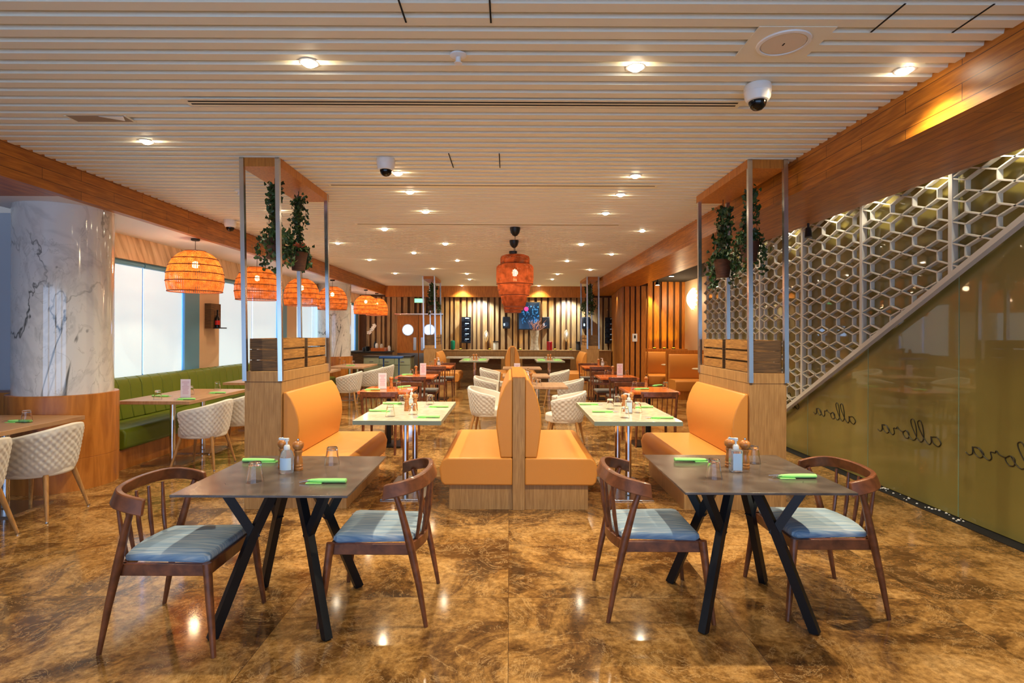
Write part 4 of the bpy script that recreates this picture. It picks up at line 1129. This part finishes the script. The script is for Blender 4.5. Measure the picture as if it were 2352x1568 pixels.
# ledge objects
CTZ = .9755
def ledge(x, Y=17.62): return ((x-1170)/F*Y, Y, CTZ)
t = thing('tall_vase', 'tall waisted beige vase with dry branches in front of the screen', 'vase', ledge(1228))
MB().lathe([(.15, 0), (.14, .03), (.115, .2), (.11, .34), (.13, .5), (.15, .62), (.14, .62), (.12, .55)], n=24).build('body', 'vase', t)
m = MB(); rnd = random.Random(6)
for i in range(26):
    a = rnd.uniform(0, 2*pi); q = Vector((.03*math.cos(a), .03*math.sin(a), .55)); path = [q]
    for k in range(5): q = q+Vector((rnd.gauss(math.cos(a)*.045, .04), rnd.gauss(math.sin(a)*.03, .02), rnd.uniform(.03, .11))); path.append(q)
    m.tube(path, .006, 4)
m.build('branches', 'dry', t)
o = MB().lathe([(.05, 0), (.07, .02), (.075, .26), (.055, .29), (.0005, .3)], n=18, cap=False).build('green_vase', 'green_glaze'); o.location = ledge(1040); tag(o, 'dark green ceramic vase on the far ledge left of the rack', 'vase')
o = MB().lathe([(.09, 0), (.09, .26), (.08, .27)], n=18).build('candle_holder', 'red_wax'); o.location = ledge(1262); tag(o, 'dark red candle glass on the far ledge right of the branches', 'candle')
t = thing('storage_jar', 'pale storage jar with a dark lid on the far ledge left of the lantern', 'jar', ledge(1139))
MB().lathe([(.08, 0), (.085, .2), (.07, .25)], n=18).build('body', 'clear_jar', t); MB().lathe([(.095, .25), (.095, .275)], n=18).build('lid', 'black', t)
t = thing('storage_jar', 'dark banded jar on the far ledge beside the right planter', 'jar', ledge(1329))
MB().lathe([(.08, 0), (.085, .2), (.07, .25)], n=18).build('body', 'charcoal', t); MB().lathe([(.095, .25), (.095, .275)], n=18).build('lid', 'black', t)
def make_up():
    t = thing('ledge_uplight', '', 'uplight')
    MB().box(-.04, .04, -.03, .03, 0, .03).build('housing', 'black', t); MB().box(-.03, .03, -.02, .02, .03, .034).build('lens', 'uplight', t)
    return t
UP = Proto(make_up)
for x, lab in ((1058, 'left of the lantern, beside the rack'), (1125, 'left of the lantern, under the oval ornament'), (1195, 'directly below the screen edge'), (1275, 'right of the red candle'), (1311, 'under the right part of the slats')):
    X, Y, Z = ledge(x, 17.8); UP.put((X, Y, Z), 0, 'small yellow uplight on the far ledge '+lab, 'yellow uplights on the far ledge')
    spot((X, Y-.03, Z+.06), 3, (1, .65, .12), R(90), .8, .02, (R(180-12), 0, 0), nm='uplight_glow')
for X, lab in ((3.93, 'left'), (4.2, 'middle'), (4.45, 'right')):
    UP.put((X, 15.1, 1.1), 0, 'small yellow uplight behind the far right booths, the %s one of three' % lab, 'yellow uplights in the recess')
    spot((X, 15.06, 1.16), 5, (.9, .75, .05), R(90), .8, .02, (R(180-12), 0, 0), nm='uplight_glow')
MBs = MB().box(3.55, 4.78, 14.95, 15.25, 0, 1.1).build('booth_ledge', 'oak_warm'); tag(MBs, 'wood ledge behind the far right booths carrying the yellow uplights', 'ledge')
# far double door
do = bpy.data.objects.new('door_1', None); col.objects.link(do); do.location = (atD(962, 0, 17.9)[0], 17.93, 0); struct(do)
MB().box(-.72, .72, -.03, .03, 0, 2.13).build('door_frame', 'oak', do)
MB().box(-.78, .78, -.06, .0, 2.09, 2.13).build('door_closer', 'steel', do)
for sx in (-1, 1):
    lf = MB().box(sx*.345-.335, sx*.345+.335, -.07, -.03, .01, 2.05).build('door_leaf', 'oak_warm', do)
    m = MB(); m.lathe([(.17, -.008), (.17, .008)], n=28); m.v = [(x+sx*.345, -.072+z, y+1.60) for x, y, z in m.v]; m.build('porthole', 'sky_glass', lf)
    m = MB(); m.lathe([(.165, -.012), (.19, -.012), (.19, .012), (.165, .012)], n=28, cap=False); m.v = [(x+sx*.345, -.074+z, y+1.60) for x, y, z in m.v]; m.build('porthole_ring', 'steel', lf)
    MB().box(sx*.345-.33, sx*.345+.33, -.075, -.07, .01, .86).build('kick_plate', 'steel_plate', lf)
    MB().box(sx*.12-.045, sx*.12+.045, -.078, -.07, .95, 1.36).build('push_plate', 'steel', lf)
t = thing('exit_sign', 'small lit green exit sign above the far double doors', 'sign', (atD(962, 0, 17.8)[0], 17.9, 2.54))
MB().box(-.16, .16, -.03, .03, -.07, .07).build('housing', 'white', t)
MB().box(-.15, .15, -.034, -.03, -.06, .06).build('lit_face', 'exit', t)
# buffet corner at far left
t = thing('service_cabinet', 'grey green service cabinet with drawers in the far left corner', 'cabinet', (-3.25, 15.1, 0))
MB().box(-.62, .62, -.3, .3, .05, .86).build('body', 'cabinet', t)
MB().box(-.6, .6, -.28, .28, 0, .05).build('plinth', 'black', t)
for i, xx in enumerate((-.41, 0, .41)):
    d_ = MB().box(xx-.195, xx+.195, -.315, -.3, .66, .84).build('drawer', 'cabinet', t); MB().box(xx-.05, xx+.05, -.325, -.315, .74, .755).build('handle', 'steel', d_)
    MB().box(xx-.195, xx+.195, -.315, -.3, .08, .64).build('door', 'cabinet', t)
MB().box(-.64, .64, -.33, .32, .86, .89).build('worktop', 'charcoal', t)
t = thing('folding_stand', 'blue tray stand with two legs in front of the service cabinet', 'tray stand', (-3.07, 14.5, 0))
MB().box(-.3, .3, -.12, .12, .84, .9).build('tray', 'blue_lid', t, bevel=.015)
for xx in (-.2, .2): MB().box(xx-.015, xx+.015, -.02, .02, 0, .84).build('leg', 'blue_lid', t)
t = thing('buffet_counter', 'dark buffet counter in the far left corner behind the column', 'counter', (-4.15, 16.7, 0))
MB().box(-.6, .55, -.5, .5, 0, .92).build('body', 'crate_dark', t); MB().box(-.62, .6, -.52, .52, .92, .96).build('worktop', 'charcoal', t)
MB().box(.1, .5, -.42, .3, .965, 1.06).build('wooden_riser', 'cherry', t)
t = thing('orchid', 'white orchid in a dark pot on the far buffet counter', 'flower', (-4.2, 16.5, .961))
MB().lathe([(.05, 0), (.07, .14)], n=16).build('pot', 'black', t)
m = MB(); rnd = random.Random(8)
MB().tube([(0,0,.12), (.0,0,.4), (.06,0,.62), (.2,0,.72)], .006, 5).build('stem', 'stem', t)
for i in range(14):
    f = i/13; c = Vector((.02+.2*f, rnd.gauss(0, .02), .5+.24*f+rnd.gauss(0, .02)))
    for k in range(5):
        a = k*2*pi/5; m.add([c, c+Vector((.05*math.cos(a-.3), -.01, .05*math.sin(a-.3))), c+Vector((.05*math.cos(a+.3), -.01, .05*math.sin(a+.3)))], [(0, 1, 2)])
m.build('petals', 'orchid', t)
for i, (dx, dy, h, m_) in enumerate(((.3, -.4, .14, 'white'), (.42, -.25, .12, 'clear_jar'), (.2, -.2, .18, 'black'), (.62, -.05, .16, 'white'), (-.1, -.45, .12, 'black'))):
    zz = .961+(.1 if -.42 < dy < .3 and .1 < dx < .5 else 0)
    o = MB().lathe([(.04, 0), (.045, h*.6), (.025, h)], n=14).build('condiment_jar', m_); o.location = (-4.15+dx*.9, 16.7+dy, zz+.0005)
    tag(o, ['white jar at the front of the far buffet counter', 'clear jar on the wooden riser of the far buffet counter', 'black jar on the wooden riser of the far buffet counter', 'white jar at the right end of the far buffet riser', 'black jar at the front left of the far buffet counter'][i], 'jar', 'jars on the buffet')
# far right booths, sconce, thermostat
t = thing('booth_bench', 'tan leather booth in the far right recess, the left and farther one', 'bench', (4.2, 14.85, 0), -pi/2, 'booths in the far right recess'); bench_meshes(t, .0+.01, 1) if False else None
def recess_bench(t, L, H):
    e = []
    MB().box(-L/2, L/2, -.56, 0, 0, .2).build('plinth', 'oak_warm', t)
    MB().prism([(0, .2), (-.6, .2), (-.62, .3), (-.6, .42), (-.56, .45), (0, .45)], -L/2, L/2, 'x').build('seat', 'leather', t, bevel=.012)
    MB().prism([(0, .451), (-.1, .451), (-.14, .7), (-.13, .88), (-.07, H-.01), (0, H)], -L/2, L/2, 'x').build('backrest', 'leather', t, bevel=.012)
t.location = (3.93, 14.93, 0); t.rotation_euler = (0, 0, 0); recess_bench(t, .70, 1.03)
t2 = thing('booth_bench', 'tan leather booth in the far right recess, the right and nearer one', 'bench', (4.22, 13.3, 0), 0, 'booths in the far right recess'); recess_bench(t2, .86, 1.03)
t = thing('booth_partition', 'warm oak divider behind the nearer far right booth', 'partition', (4.22, 13.36, 0))
MB().box(-.46, .46, -.05, .05, 0, 1.12).build('panel', 'oak_warm', t)
for X, Y, lab in ((4.1, 13.95, 'small oval topped table in front of the farther recess booth'), (4.35, 12.35, 'small oval topped table in front of the nearer recess booth')):
    t = thing('dining_table', lab, 'table', (X, Y, 0), 0, 'tables in the far right recess')
    MB().lathe([(.28, .72), (.3, .735), (.28, .75)], n=28, sy=.8).build('tabletop', 'stone_top', t); MB().cyl((0,0,0), (0,0,.72), .03, n=12).build('column', 'black', t)
    MB().lathe([(.18, 0), (.18, .012)], n=24).build('base_plate', 'black', t)
    GL.put((X-.05, Y, .7505), 0, 'upturned clear glass tumbler on the '+lab.replace('small oval topped', 'oval'), 'upturned tumblers')
t = thing('wall_light', 'glowing round ruffled wall light on the cream wall at the far right', 'wall lamp', (4.8, 14.5, 2.42))
m = MB()
def ruff(u, v):
    a = u*2*pi; r = .28*v*(1+.06*math.sin(a*14)*v); h = .16*(1-v*v)+.025*math.sin(a*14+2)*v
    return (-h-.02, r*math.cos(a), r*math.sin(a))
m.grid(ruff, 84, 8); m.build('shade', 'sconce', t); MB().cyl((0,0,0), (-.03,0,0), .06, n=16).build('mount', 'white', t)
point((4.45, 14.5, 2.42), 16, (1, .72, .42), .1)
X, Y, Z = atD(1458, 774, 14.24)
t = thing('thermostat', 'small white control panel with a black display on the right slatted wall', 'thermostat', (X, 14.245, Z))
MB().box(-.06, .06, -.02, .0, -.1, .1).build('case', 'white', t); MB().box(-.022, .022, -.023, -.02, -.02, .06).build('display', 'black', t)
